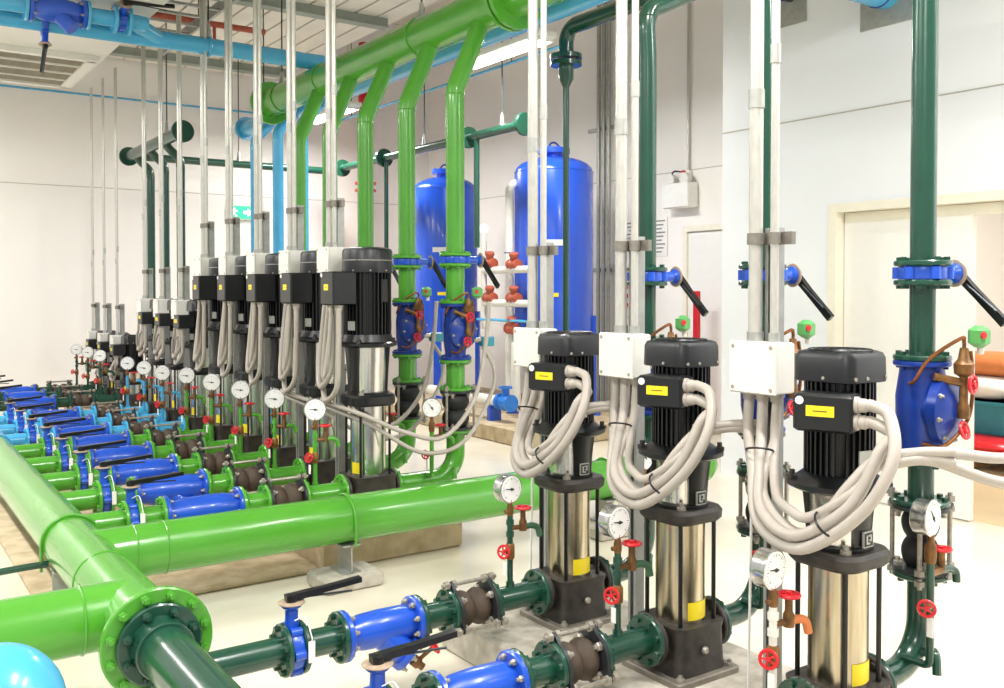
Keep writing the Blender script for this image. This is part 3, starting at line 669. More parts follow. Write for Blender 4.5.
def discharge(T, y, nm):
    """things on the outlet side, from pump flange up to the butterfly valve; returns (root, template) pairs"""
    x, z, r, fr = T['rx'], T['zin'], T['rr'], T['fr']; pm = M[T['paint']]; out = []
    x0 = PX + .157; th = .018; R = min(.15, x - x0 - .03)
    t = thing('discharge_elbow', '', 'pipe', (x0, y, z), GRP[T['k']] + ' discharge elbows')
    path = [(x0, y, z)] + arc((x - R, y, z + R), R, -PI / 2, 0, (1, 0, 0), (0, 0, 1), 10) + [(x, y, T['dj'][0])]
    MB().tube(path, r, 20).build('elbow', pm, t)
    flange(t, (x0 + th / 2, y, z), (1, 0, 0), fr, th, pm, side=1); flange(t, (x, y, T['dj'][0] - th / 2), (0, 0, 1), fr, th, pm, side=-1)
    if T['k'] in ('front', 'green'):         # small drain pipe with elbow on the heel
        MB().tube(smooth([(x - R * .3, y - r * .6, z + R * .3), (x - R * .3, y - r - .03, z + R * .45), (x - R * .3 - .03, y - r - .06, z + R * .45), (x - R * .3 - .04, y - r - .07, z + R * .1)], 4), .014, 8).build('drain_elbow', pm, t)
    out.append((t, 'painted elbow rising from the outlet of the {}'))
    d0, d1 = T['dj']
    out.append((joint((x, y, d0), (x, y, d1), r, fr, M['rubberb'], '', 'discharge expansion joints', 3), 'black rubber bellows joint on the riser of the {}'))
    c0, c1 = T['cv']
    t = thing('flanged_spool', '', 'pipe', (x, y, d1), GRP[T['k']] + ' riser spools')
    MB().cyl((x, y, d1), (x, y, c0), r, 20).build('pipe', pm, t)
    flange(t, (x, y, d1 + th / 2), (0, 0, 1), fr, th, pm, side=1); flange(t, (x, y, c0 - th / 2), (0, 0, 1), fr, th, pm, side=-1)
    out.append((t, 'short flanged riser spool under the control valve of the {}'))
    out.append((control_valve(T, y, ''), 'blue control valve with copper pilot tubes on riser of the {}'))
    b = T['bv']
    t = thing('flanged_spool', '', 'pipe', (x, y, c1), GRP[T['k']] + ' riser spools')
    MB().cyl((x, y, c1), (x, y, b - .022), r, 20).build('pipe', pm, t)
    flange(t, (x, y, c1 + th / 2), (0, 0, 1), fr, th, pm, side=1); flange(t, (x, y, b - .022 - th / 2), (0, 0, 1), fr, th, pm, side=-1)
    out.append((t, 'painted riser spool between both blue valves of the {}'))
    out.append((butterfly((x, y, b), (0, 0, 1), (1, -.12, 0), (0, -.62, -.68), fr, '', 'riser butterfly valves', tagged=False, L=.24), 'blue butterfly valve with hanging black lever on riser of the {}'))
    return out
def build_row(T, y):
    out = []; k = T['k']; pm = M[T['paint']]; z = T['zin']
    body = {'front': 'tall stainless vertical pump with black motor, the {}', 'green': 'tall black-motored stainless vertical pump, the {}', 'blue': 'vertical pump with yellow sticker, the {}', 'far': 'short black vertical pump, the {}'}[k]
    out.append((build_pump(T, y, ''), body))
    v = T['v']; sk = 'suction pipe of the {}'
    out.append((butterfly((v, y, z), (1, 0, 0), (0, 0, 1), (1, -.05, .04), T['fr'], '', 'suction butterfly valves, ' + GRP[k]), 'blue butterfly valve with black lever on ' + sk))
    out.append((pipe_spool(T, y, v + .022, T['s0'], 'flanged_spool', '', pm), 'short painted spool before the strainer of the {}'))
    out.append((strainer(T, y, T['s0'], T['s1'], ''), 'royal blue strainer on ' + sk))
    out.append((pipe_spool(T, y, T['s1'], T['c0'], 'flanged_spool', '', pm, 1.0), 'short painted spool after the strainer of the {}'))
    out.append((joint((T['c0'], y, z), (T['c1'], y, z), T['pr'], T['fr'], M['rubber'], '', 'suction expansion joints', 3), 'brown rubber expansion joint with tie rods on ' + sk))
    out.append((pipe_spool(T, y, T['c1'], PX - .157, 'inlet_pipe', '', pm), 'painted inlet pipe bolted to the foot of the {}'))
    out.append((gauge_set(T, y, '', 'olive' if k == 'front' else T['paint']), 'round white-dial pressure gauge on inlet pipe of the {}'))
    out.append((post(T, y, ''), 'grey steel strut post beside the {}'))
    a, b = conduits(T, y, '', ''); out += [(a, 'thicker galvanised conduit rising from junction box of the {}'), (b, 'thinner galvanised conduit rising from junction box of the {}')]
    out.append((jbox(T, y, ''), 'ivory junction box on the post of the {}'))
    out.append((cable_loop(T, y, ''), 'looped grey cables hanging at the {}'))
    out += discharge(T, y, '')
    return out
for T, ys, names in [(FRONT0, ROWS[0][1][:1], ROWS[0][2][:1]), (FRONT, ROWS[0][1][1:], ROWS[0][2][1:])] + ROWS[1:]:
    protos = build_row(T, ys[0])
    for i, (y, nm) in enumerate(zip(ys, names)):
        for root, tpl in protos:
            o = root if i == 0 else copy_tree(root, y - ys[0])
            o['label'] = tpl.format(nm)
            if T['k'] == 'front' and nm.startswith('rightmost') and o.name.startswith('pressure_gauge'):
                for c in o.children:
                    if c.name.startswith('spout'): c.data = c.data.copy(); c.data.materials[0] = M['orange']
                    if c.name.startswith('riser_pipe'): c.data = c.data.copy(); c.data.materials[0] = M['pvc']

# ------------------------------------------------------------------ suction headers with welded branch stubs
def band(mb, c, axis, r): mb.torus(c, axis, r, .004, 36, 6)
def suction_header(T, ys, y0, y1, r, x, z, m, label):
    t = thing('suction_header', label, 'pipe', (x, y0, z), 'suction headers')
    MB().cyl((x, y0, z), (x, y1, z), r, 36).build('header_pipe', m, t)
    for y in ys:
        v = T['v'] - .022
        s_ = MB().cyl((x, y, T['zin']), (v, y, T['zin']), T['pr'], 22).build('branch_stub', m, t)
        flange(s_, (v - .009, y, T['zin']), (1, 0, 0), T['fr'], .018, m, side=-1)
    return t
HX, HZ, HR = .815, .335, .116
g = suction_header(GREEN, ROWS[1][1], 3.165, 7.46, HR, HX, HZ, M['lime'], 'big glossy green suction header with five branch stubs, lower left')
# crossing pipe of the same welded header, running right behind the foreground pumps
cp = MB().cyl((HX, 4.3, HZ), (4.6, 4.3, HZ), HR, 36).lathe([(HR, 0), (HR * .7, .06), (.01, .085)], (4.6, 4.3, HZ), (1, 0, 0), 32).build('cross_pipe', M['lime'], g)
bp = MB().cyl((HX, 3.51, HZ), (-1.2, 3.51, HZ), HR, 36).build('side_pipe', M['lime'], g)
for y in (3.93, 4.62): mb = MB(); band(mb, (HX, y, HZ), (0, 1, 0), HR); mb.build('weld_seam', M['lime'], g)
for x in (1.01, 1.14): mb = MB(); band(mb, (x, 4.3, HZ), (1, 0, 0), HR); mb.build('weld_seam', M['lime'], g)
MB().torus((HX - .17, 3.51, HZ), (1, 0, 0), HR, .006, 32, 6).build('weld_seam', M['lime'], g)
f1 = MB().lathe([(.175, -.014), (.18, -.01), (.18, .01), (.175, .014)], (HX, 3.155, HZ), (0, -1, 0), 40).build('end_flange', M['lime'], g)
for k in range(12):
    q = 2 * PI * (k + .5) / 12
    MB().lathe([(.016, 0), (.016, .014), (.009, .016), (.009, .028)], (HX + .155 * math.cos(q), 3.141, HZ + .155 * math.sin(q)), (0, -1, 0), 6).build('bolt', M['lime'], f1)
MB().lathe([(HR, -.02), (HR + .005, 0), (HR + .0, .14)], (HX, 3.31, HZ), (0, -1, 0), 32).build('flange_hub', M['lime'], g)
d = suction_header(FRONT, ROWS[0][1],   .6, 3.12, .083, HX, HZ, M['dgreen'], 'dark green suction header running towards the camera from the green flange')
f2 = MB().lathe([(.13, 0), (.135, .004), (.135, .024), (.13, .028)], (HX, 3.141, HZ), (0, -1, 0), 36).lathe([(.1, .02), (.092, .05), (.083, .1)], (HX, 3.141, HZ), (0, -1, 0), 30).build('end_flange', M['dgreen'], d)
for k in range(8):
    q = 2 * PI * (k + .5) / 8
    MB().lathe([(.016, 0), (.016, .014), (.009, .016), (.009, .028)], (HX + .112 * math.cos(q), 3.113, HZ + .112 * math.sin(q)), (0, -1, 0), 6).build('bolt', M['dgreen'], f2)
MB().torus((HX, 3.05, HZ), (0, 1, 0), .086, .008, 30, 6).build('weld_seam', M['dgreen'], d)
suction_header(BLUE, ROWS[2][1], 7.6, 9.35, .10, .86, HZ, M['sky'], 'light blue suction header beyond the green one')
suction_header(FAR, ROWS[3][1], 9.8, 11.75, .09, .86, HZ, M['dgreen'], 'dark green suction header near the far wall')
# pipe supports: pad, steel cradle, U-bolt
def support(x, y, z, r, axis, label, pad=(.36, .22)):
    t = thing('pipe_support', label, 'pipe support', (x, y, 0), 'pipe supports')
    ax = V(axis); sd = V((ax.y, ax.x, 0))
    sx = (pad[0], pad[1], .075) if abs(ax.x) > .5 else (pad[1], pad[0], .075)
    MB().box((x, y, .0375), sx, bev=.012).build('concrete_pad', M['concreteg'], t)
    h = z - r - .075; w_ = .16
    mb = MB(); R = Matrix.Rotation(0 if abs(ax.x) > .5 else PI / 2, 3, 'Z')
    c = V((x, y, .075 + h / 2))
    mb.box(c, (.008, w_, h), rot=R); mb.box(c + V((0, 0, h / 2 - .004)), (.10, w_, .008), rot=R); mb.box(c - V((0, 0, h / 2 - .004)), (.10, w_, .008), rot=R)
    mb.build('steel_cradle', M['zinc'], t)
    P = [V((x, y, z - r)) + sd * (r + .008)] + arc((x, y, z), r + .008, 0, PI, sd, (0, 0, 1), 16) + [V((x, y, z - r)) - sd * (r + .008)]
    MB().tube(P, .007, 8).build('u_bolt', M['lime'], t)
    return t
support(2.03, 4.3, HZ, HR, (1, 0, 0), 'concrete pad and steel cradle under the green cross pipe', (.32, .24))
support(HX, 4.62, HZ, HR, (0, 1, 0), 'concrete pad and cradle under the green header bend', (.3, .4))
support(3.75, 4.3, HZ, HR, (1, 0, 0), 'concrete pad and cradle under the far end of cross pipe', (.3, .3))
single('drain_pipe', MB().tube(smooth([(-.9, 4.62, .24), (.2, 4.62, .24), (.62, 4.62, .25), (.72, 4.62, .25)], 4), .016, 10), M['dgreen'], 'thin dark green pipe on the floor left of the green header', 'pipe', (0, 4.62, .2))
# light blue pressure vessel at the bottom left corner
t = thing('expansion_vessel', 'light blue domed vessel at the lower left corner', 'vessel', (.27, 2.46, 0))
MB().lathe([(.15, .12), (.152, .5)] + [(.152 * math.cos(q), .5 + .16 * math.sin(q)) for q in [PI / 2 * k / 10 for k in range(1, 11)]], (.27, 2.46, 0), (0, 0, 1), 36).build('shell', M['sky'], t)
MB().lathe([(.11, 0), (.12, .13)], (.27, 2.46, 0), (0, 0, 1), 28).build('skirt', M['sky'], t)
MB().torus((.27, 2.46, .5), (0, 0, 1), .152, .004, 36, 6).build('weld_seam', M['sky'], t)

# ------------------------------------------------------------------ discharge headers and risers
def upper_header(T, ys, x, z, r, y0, y1, bend, m, label, cap=True, leanx=None):
    t = thing('discharge_header', label, 'pipe', (x, y0, z), 'overhead discharge headers')
    MB().cyl((x, y0, z), (x, y1, z), r, 32).build('header_pipe', m, t)
    b = T['bv'] + .022
    for y in ys:
        lx = leanx or x
        p = smooth([(T['rx'], y, b), (T['rx'], y, bend - .3), (T['rx'], y, bend - .06), (T['rx'] + (lx - T['rx']) * .12, y, bend + .03), (T['rx'] + (lx - T['rx']) * .6, y, bend + (z - bend) * .55), (lx, y, z)], 5)
        ro = MB().tube(p, T['rr'], 22).build('riser', m, t)
        flange(ro, (T['rx'], y, b + .009), (0, 0, 1), T['fr'], .018, m, side=1)
        MB().torus((T['rx'], y, bend - .06), (0, 0, 1), T['rr'], .004, 26, 6).build('weld_seam', m, ro)
    return t
gh = upper_header(GREEN, ROWS[1][1], 3.2, 3.19, .125, 2.6, 8.32, 2.71, M['lime'], 'big green overhead discharge header with five descending risers')
o = MB().lathe([(.19, 0), (.195, .006), (.195, .03), (.19, .036)], (3.2, 8.30, 3.19), (0, 1, 0), 36).lathe([(.17, .03), (.172, .06)], (3.2, 8.30, 3.19), (0, 1, 0), 32).build('end_flange', M['lime'], gh)
for yy in (4.44, 4.49): MB().lathe([(.19, 0), (.192, .004), (.192, .026), (.19, .03)], (3.2, yy, 3.19), (0, 1, 0), 36).build('flange', M['lime'], gh)
for yy in (5.55, 8.0, 7.1): MB().torus((3.2, yy, 3.19), (0, 1, 0), .128, .007, 32, 6).build('weld_seam', M['lime'], gh)
bh = upper_header(BLUE, ROWS[2][1], 3.5, 3.19, .085, 2.6, 9.8, 2.95, M['sky'], 'light blue overhead header hidden behind the green header')
MB().lathe([(.12, 0), (.125, .005), (.125, .03)], (3.5, 9.79, 3.19), (0, 1, 0), 30).lathe([(.06, .03), (.06, .045)], (3.5, 9.79, 3.19), (0, 1, 0), 24).build('end_flange', M['sky'], bh)
dh = upper_header(FRONT, ROWS[0][1], 3.93, 3.22, .053, 1.0, 4.8, 2.72, M['dgreen'], 'dark green overhead header with risers of the foreground pumps')
MB().tube(arc((3.93, 4.8, 3.22 - .1), .1, PI / 2, 0, (0, 1, 0), (0, 0, 1), 8) + [(3.93, 4.9, 3.04)], .05, 20).build('end_elbow', M['dgreen'], dh)
for zz in (3.03, 2.985): MB().lathe([(.105, -.014), (.105, .014)], (3.93, 4.9, zz), (0, 0, 1), 26).build('flange', M['dgreen'], dh)
MB().lathe([(.05, 0), (.05, .1), (.022, .15)], (3.93, 4.9, 2.98), (0, 0, -1), 20).build('reducer', M['dgreen'], dh)
MB().cyl((3.93, 4.9, 2.85), (3.93, 4.9, .28), .021, 14).build('drop_pipe', M['dgreen'], dh)
fh = upper_header(FAR, ROWS[3][1], 2.72, 3.04, .062, 9.45, 11.62, 2.84, M['dgreen'], 'dark green overhead header near the far wall with three risers')
for yy in (9.44, 11.62): MB().lathe([(.105, -.02), (.11, -.015), (.11, .015), (.105, .02)], (2.72, yy, 3.04), (0, 1, 0), 28).build('end_flange', M['dgreen'], fh)
# dark green tank feed pipe: along the far wall then towards the camera
t = thing('tank_feed_pipe', 'dark green overhead pipe turning the corner towards the blue tanks', 'pipe', (5.22, 11.5, 3.03))
MB().tube([(2.78, 11.5, 3.03), (5.1, 11.5, 3.03)] + arc((5.1, 11.38, 3.03), .12, PI / 2, 0, (1, 0, 0), (0, 1, 0), 6) + [(5.22, 7.15, 3.03)], .046, 16).build('pipe', M['dgreen'], t)
for c, a in (((4.75, 11.5, 3.03), (1, 0, 0)), ((5.22, 11.1, 3.03), (0, 1, 0)), ((5.22, 9.95, 3.03), (0, 1, 0)), ((5.22, 8.1, 3.03), (0, 1, 0)), ((5.22, 7.13, 3.03), (0, 1, 0))):
    MB().lathe([(.105, -.022), (.11, -.018), (.11, .018), (.105, .022)], c, a, 24).build('flange', M['dgreen'], t)
MB().cyl((5.22, 9.9, 3.03), (5.22, 9.9, 1.9), .026, 12).build('branch_drop', M['dgreen'], t)
MB().cyl((5.22, 7.95, 3.03), (5.22, 7.95, 1.9), .03, 12).build('branch_drop', M['dgreen'], t)
# ------------------------------------------------------------------ light blue overhead main and by-pass
KS = 1.1446                                 # the main runs above the green header
MY, MZ, BY, BZ = 7.44, 3.40, 7.23, 3.445
t = thing('chilled_main', 'light blue main pipe crossing under the ceiling, upper left', 'pipe', (2.0, MY, MZ))
MB().tube([(-.6, MY, MZ), (3.4, MY, MZ)] + arc((3.4, MY, MZ - .1), .1, PI / 2, 0, (1, 0, 0), (0, 0, 1), 6) + [(3.5, MY, 3.25)], .066, 22).build('main_pipe', M['sky'], t)
MB().tube(smooth([(-.6, BY, BZ), (1.60, BY, BZ), (1.78, BY + .05, BZ - .01), (1.98, MY, MZ)], 5), .057, 18).build('bypass_pipe', M['sky'], t)
for x in (1.02, 1.42, 1.60, 1.70): MB().lathe([(.098, -.012), (.1, -.009), (.1, .009), (.098, .012)], (x, BY, BZ), (1, 0, 0), 24).build('flange', M['sky'], t)
MB().torus((2.04, MY, MZ), (1, 0, 0), .068, .004, 24, 6).build('weld_seam', M['sky'], t)
MB().torus((2.35, MY, MZ), (1, 0, 0), .07, .013, 24, 6).build('clamp', M['sky'], t)
t = thing('y_strainer', 'royal blue strainer on the overhead light blue by-pass', 'strainer', (1.22, BY, BZ))
MB().lathe([(.06, -.17), (.085, -.08), (.088, .02), (.068, .15), (.06, .17)], (1.22, BY, BZ), (1, 0, 0), 22).build('body', M['royal'], t)
for x in (1.05, 1.39):
    o = MB().lathe([(.1, -.012), (.1, .012)], (x, BY, BZ), (1, 0, 0), 24).build('flange', M['royal'], t)
    bolts_obj(o, (x + (.012 if x < 1.2 else -.012), BY, BZ), (1 if x < 1.2 else -1, 0, 0), .082, 6)
MB().cyl((1.2, BY, BZ), (1.31, BY - .07, BZ - .13), .055, 18).build('screen_leg', M['royal'], t)
butterfly((1.65, BY, BZ), (1, 0, 0), (0, -.8, .55), (1, .02, .06), .085, 'blue butterfly valve with black lever on the overhead by-pass', 'overhead valves', tagged=False, L=.36)
butterfly((1.17, MY, MZ), (1, 0, 0), (0, -.15, -1), (-.15, -.05, -1), .095, 'blue butterfly valve with lever hanging under the light blue main', 'overhead valves', tagged=False, L=.2)

# ------------------------------------------------------------------ duct, cable tray, hangers, thin pipes
t = thing('air_duct', 'white ceiling duct with a louvred return grille, upper left', 'duct', (.9, 8.0, 3.56))
MB().box((.87, 8.0, 3.87), (2.1, 5.2, .62), bev=.01).build('duct_body', M['duct'], t)
gx0, gx1, gy0, gy1 = 1.02, 1.80, 9.0, 10.35
mb = MB()
for (cx, cy, sx, sy) in (((gx0 + gx1) / 2, gy0, gx1 - gx0 + .1, .08), ((gx0 + gx1) / 2, gy1, gx1 - gx0 + .1, .08), (gx0, (gy0 + gy1) / 2, .08, gy1 - gy0), (gx1, (gy0 + gy1) / 2, .08, gy1 - gy0)): mb.box((cx, cy, 3.535), (sx, sy, .05))
fo = mb.build('grille_frame', M['duct'], t)
MB().box(((gx0 + gx1) / 2, (gy0 + gy1) / 2, 3.556), (gx1 - gx0, gy1 - gy0, .006)).build('grille_back', M['grille'], t)
sl = MB().box((0, 0, 0), (gx1 - gx0 - .08, .03, .006), rot=Matrix.Rotation(.5, 3, 'X')).mesh('grille_slat', M['slat'])
ns = 40
for k in range(ns):
    o = bpy.data.objects.new('grille_slat', sl); COL.objects.link(o); o.parent = fo; o['_b'] = fo['_b']
    o.location = V(((gx0 + gx1) / 2, gy0 + .06 + (gy1 - gy0 - .12) * k / (ns - 1), 3.535)) - V(t['_b'])
for k in (1, 2, 3): MB().box(((gx0 + gx1) / 2, gy0 + (gy1 - gy0) * k / 4, 3.525), (gx1 - gx0, .022, .02)).build('grille_bar', M['duct'], fo)
t = thing('cable_tray', 'galvanised cable ladder under the ceiling above the conduits', 'cable tray', (2.3, 6, 3.82), None)
for x in (2.05, 2.6): MB().box((x, 5.6, 3.87), (.025, 8.2, .10)).build('side_rail', M['strut'], t)
rg = MB().box((0, 0, 0), (.55, .03, .02)).mesh('rung', M['strut'])
for k in range(27):
    o = bpy.data.objects.new('rung', rg); COL.objects.link(o); o.parent = t; o.location = V((2.325, 1.6 + .3 * k, 3.84)) - V(t['_b'])
ROD_SPOTS = [(2.35, 7.44, 3.47), (3.5, 9.3, 3.27), (3.2, 5.55, 3.31), (3.2, 8.05, 3.31), (5.22, 9.0, 3.07), (5.22, 7.5, 3.07), (4.0, 11.5, 3.07), (2.72, 10.0, 3.1)]
ROD_LAB = ['hanger rod over the clamp on the light blue main', 'hanger rod near the end of the light blue header', 'hanger rod with clamp at the middle of the green header', 'hanger rod at the blind end of the green header', 'hanger rod holding the dark green tank feed pipe, far one',
           'hanger rod holding the dark green tank feed pipe, near one', 'hanger rod on the dark green pipe by the far wall', 'hanger rod at the near end of far dark green header']
for (x, y, z), lab in zip(ROD_SPOTS, ROD_LAB):
    t = thing('pipe_hanger', lab, 'hanger', (x, y, z), 'pipe hangers')
    top = 4.34 if x < 4.6 else TOP_Z
    MB().cyl((x, y, z + .1), (x, y, top), .0065, 8).build('rod', M['plate'], t)
    MB().lathe([(.006, .12), (.016, .1), (.016, .085), (.028, 0)], (x, y, z), (0, 0, 1), 10).build('clevis', M['zinc'], t)
single('sprinkler_pipe', MB().tube([(-3, FAR_Y - .06, 3.85), (4.9, FAR_Y - .06, 3.85)], .013, 10), M['sky'], 'thin blue pipe running high along the far wall', 'pipe', (0, FAR_Y - .06, 3.85))
t = thing('sprinkler_pipe', 'thin blue pipe running high beside the tanks', 'pipe', (5.4, 9, 3.72))
MB().tube([(5.4, 11.8, 3.72), (5.4, 6.8, 3.72)], .014, 10).build('pipe', M['sky'], t)
for y in (7.6, 9.4, 11.2): MB().cyl((5.4, y, 3.72), (5.4, y, TOP_Z), .005, 8).build('hanger_rod', M['plate'], t)
t = thing('sprinkler_main', 'red sprinkler pipe under the white ceiling deck', 'pipe', (2, 9.0, 4.02))
MB().cyl((1.95, 9.0, 4.02), (3.4, 9.0, 4.02), .03, 14).build('pipe', M['redb'], t)
for x in (2.0, 2.75): MB().cyl((x, 9.0, 4.02), (x, 9.0, 4.36), .006, 8).build('hanger_rod', M['plate'], t)
MB().cyl((2.9, 9.0, 4.02), (2.9, 9.0, 3.86), .016, 10).build('drop', M['redb'], t)
# ------------------------------------------------------------------ blue tanks
def tank(x, y, r, zs, label):
    t = thing('pressure_tank', label, 'tank', (x, y, .16), 'blue pressure tanks')
    prof = [(.05, 1.0 - .17)] + [(r * math.sin(q), 1.0 - .17 * math.cos(q)) for q in [PI / 2 * k / 6 for k in range(1, 7)]] + [(r, zs)] + [(r * math.cos(q), zs + .17 * math.sin(q)) for q in [PI / 2 * k / 6 for k in range(1, 6)]] + [(.05, zs + .17)]
    MB().lathe(prof, (x, y, 0), (0, 0, 1), 44).build('shell', M['tank'], t)
    for z_ in (zs, 1.0): MB().torus((x, y, z_), (0, 0, 1), r, .005, 40, 6).build('weld_seam', M['tank'], t)
    o = MB().lathe([(.11, .12), (.11, .2), (.17, .2), (.17, .225), (.17, .23), (.17, .255), (.1, .262)], (x, y, zs), (0, 0, 1), 28).build('manhole', M['tank'], t)
    MB().tube(arc((x, y, zs + .25), .07, 0, PI, (1, 0, 0), (0, 0, 1), 10), .01, 8).build('lifting_loop', M['royald'], o)
    for k in range(10):
        q = 2 * PI * k / 10; MB().lathe([(.014, 0), (.014, .012)], (x + .148 * math.cos(q), y + .148 * math.sin(q), zs + .255), (0, 0, 1), 6).build('bolt', M['tank'], o)
    for q in (45, 135, 225, 315):
        a = math.radians(q); MB().box((x + (r + .01) * math.cos(a), y + (r + .01) * math.sin(a), .68), (.05, .09, 1.04), rot=a).build('leg', M['tank'], t)
        MB().box((x + (r + .01) * math.cos(a), y + (r + .01) * math.sin(a), .167), (.14, .14, .014), rot=a).build('foot_plate', M['tank'], t)
    a = math.radians(232); d = V((math.cos(a), math.sin(a), 0))
    MB().box(V((x, y, 1.95)) + d * (r + .002), (.006, .22, .06), rot=a).build('name_plate', M['white'], t)
    MB().box(V((x, y, 1.42)) + d * (r + .002), (.006, .1, .04), rot=a).build('yellow_label', M['yellow'], t)
tank(6.1, 7.81, .415, 2.70, 'tall blue pressure tank nearer the camera, behind the foreground conduits')
tank(6.1, 10.0, .40, 2.70, 'blue pressure tank farther back, behind the green risers')
# valve manifold between the tanks
t = thing('filling_manifold', 'white pipe manifold with reddish valves between the blue tanks', 'pipework', (5.5, 8.3, .16))
mx = 5.55
def px2y(px, x):
    tt = (px - 502) / 937; return x * (.821 - tt * .571) / (.571 + tt * .821)
yL, yR, yC = px2y(484, mx), px2y(531, mx), px2y(502, mx)
dd = mx * .571 + yC * .821
def zz(py): return 1.5 + (287 - py) / 937 * dd
mb = MB()
for py in (270, 303): mb.cyl((mx, yL, zz(py)), (mx, yR, zz(py)), .038, 14)
mb.cyl((mx, yR, zz(330)), (mx, yR, zz(268)), .034, 14); mb.cyl((mx, yL, zz(330)), (mx, yL, zz(240)), .034, 14)
mb.build('header_pipe', M['pvc'], t)
MB().tube([(mx + .1, yC, .35), (mx + .1, yC, zz(192))] + arc((mx + .2, yC, zz(192)), .1, PI, PI / 2, (1, 0, 0), (0, 0, 1), 6) + [(mx + .3, yC - .3, zz(192) + .1)], .045, 14).build('vertical_pipe', M['pvc'], t)
MB().tube([(mx, yR + .25, .3), (mx, yR + .25, zz(343)), (mx, yR, zz(338))], .05, 14).build('return_pipe', M['pvc'], t)
for i, (px, py) in enumerate(((490, 262), (514, 264), (490, 297), (514, 297), (512, 327))):
    y = px2y(px, mx); c = V((mx, y, zz(py) - .01))
    o = MB().lathe([(.05, -.085), (.058, -.06), (.045, -.055), (.062, 0), (.045, .055), (.058, .06), (.05, .085)], c, (0, 1, 0), 14).cyl(c, c + V((-.02, -.03, .1)), .04, 12).lathe([(.05, .09), (.05, .12)], c, (-.18, -.27, .94), 12).build('reducing_valve', M['redb'], t)
    if i < 2: MB().bar(c + V((0, 0, .12)), c + V((0, .16, .125)), .02, .012).build('lever', M['royald'], o)
MB().cyl((mx, yL, zz(240)), (mx, yL, zz(232)), .012, 8).lathe([(.05, -.015), (.05, .015)], (mx, yL, zz(227)), (-.5, -.8, 0), 18).build('small_gauge', M['dial'], t)
MB().cyl((mx - .05, yL + .05, zz(320)), (mx - .05, yR, zz(320)), .014, 8).build('blue_tube', M['sky'], t)
t = thing('outlet_pipe', 'white floor pipe with blue gate valve before the tank plinth', 'pipe', (5.3, 7.6, .3))
yA, yB = px2y(470, 5.3), px2y(500, 5.3)
MB().cyl((5.3, yA + .8, .36), (5.3, yB, .36), .055, 16).build('pipe', M['pvc'], t)
o = MB().lathe([(.085, 0), (.085, .02), (.06, .03), (.085, .1), (.06, .17), (.085, .18), (.085, .2)], (5.3, yB, .36), (0, -1, 0), 20).cyl((5.3, yB - .1, .36), (5.3, yB - .1, .52), .04, 12).lathe([(.07, 0), (.07, .02)], (5.3, yB - .1, .50), (0, 0, 1), 16).build('gate_valve', M['gate'], t)
for yy in (yA + .3, yB + .1): MB().box((5.3, yy, .235), (.14, .05, .15)).build('saddle', M['royal'], t)
# ------------------------------------------------------------------ things on the walls
t = thing('fire_riser', 'thick red fire riser pipe in the far corner', 'pipe', (5.95, 11.9, 0))
MB().cyl((5.95, 11.9, 0), (5.95, 11.9, 4.9), .095, 20).build('pipe', M['red'], t)
for z in (2.85, 2.95): MB().lathe([(.15, -.015), (.15, .015)], (5.95, 11.9, z), (0, 0, 1), 22).build('flange', M['red'], t)
t = thing('exit_sign', 'green illuminated exit sign with white arrow on the far wall', 'sign', (3.6, FAR_Y - .05, 2.5))
ex = 12.36 * (.571 - .2785 * .821) / (.821 + .2785 * .571)
MB().box((ex, FAR_Y - .04, 2.5), (.36, .05, .19), bev=.006).build('housing', M['white'], t)
MB().box((ex, FAR_Y - .067, 2.5), (.34, .006, .17)).build('panel', M['exitg'], t)
mb = MB(); c = V((ex + .09, FAR_Y - .071, 2.5))
mb.rings([[c + V(p) for p in ((-.055, 0, .02), (0, 0, .02), (0, 0, .055), (.06, 0, 0), (0, 0, -.055), (0, 0, -.02), (-.055, 0, -.02))], [c + V((p[0], -.003, p[2])) for p in ((-.055, 0, .02), (0, 0, .02), (0, 0, .055), (.06, 0, 0), (0, 0, -.055), (0, 0, -.02), (-.055, 0, -.02))]])
mb.build('arrow', M['exitw'], t)
c = V((ex - .09, FAR_Y - .071, 2.5)); mb = MB()
mb.box(c + V((.0, 0, .045)), (.025, .004, .025)); mb.bar(c + V((0, 0, .035)), c + V((-.012, 0, -.012)), .03, .004, (0, 1, 0)); mb.bar(c + V((-.012, 0, -.01)), c + V((-.05, 0, -.05)), .016, .004, (0, 1, 0)); mb.bar(c + V((-.01, 0, -.01)), c + V((.03, 0, -.055)), .016, .004, (0, 1, 0)); mb.bar(c + V((0, 0, .03)), c + V((.045, 0, .01)), .012, .004, (0, 1, 0)); mb.bar(c + V((0, 0, .03)), c + V((-.045, 0, .015)), .012, .004, (0, 1, 0))
mb.build('running_figure', M['exitw'], t)
t = thing('emergency_light', 'white twin-head emergency light box on the recessed wall', 'light', (RECESS_X - .1, 6.98, 2.33))
ey = px2y(679, RECESS_X - .1)
MB().box((RECESS_X - .09, ey, 2.46), (.16, .37, .26), bev=.01).build('case', M['white'], t)
for s_ in (-1, 1): MB().lathe([(.045, 0), (.06, .05), (.06, .08)], (RECESS_X - .06, ey + s_ * .10, 2.64), (-1, 0, -.1), 16).build('lamp_head', M['boxw'], t)
MB().box((RECESS_X - .03, ey - .06, 2.68), (.05, .07, .1), bev=.005).build('socket', M['white'], t)
MB().box((RECESS_X - .07, ey - .03, 2.70), (.04, .035, .05), bev=.005).build('plug', M['red'], t)
MB().tube(smooth([(RECESS_X - .09, ey - .01, 2.71), (RECESS_X - .1, ey + .08, 2.72), (RECESS_X - .1, ey + .13, 2.64), (RECESS_X - .1, ey + .1, 2.59)], 5), .008, 8).build('cord', M['black'], t)
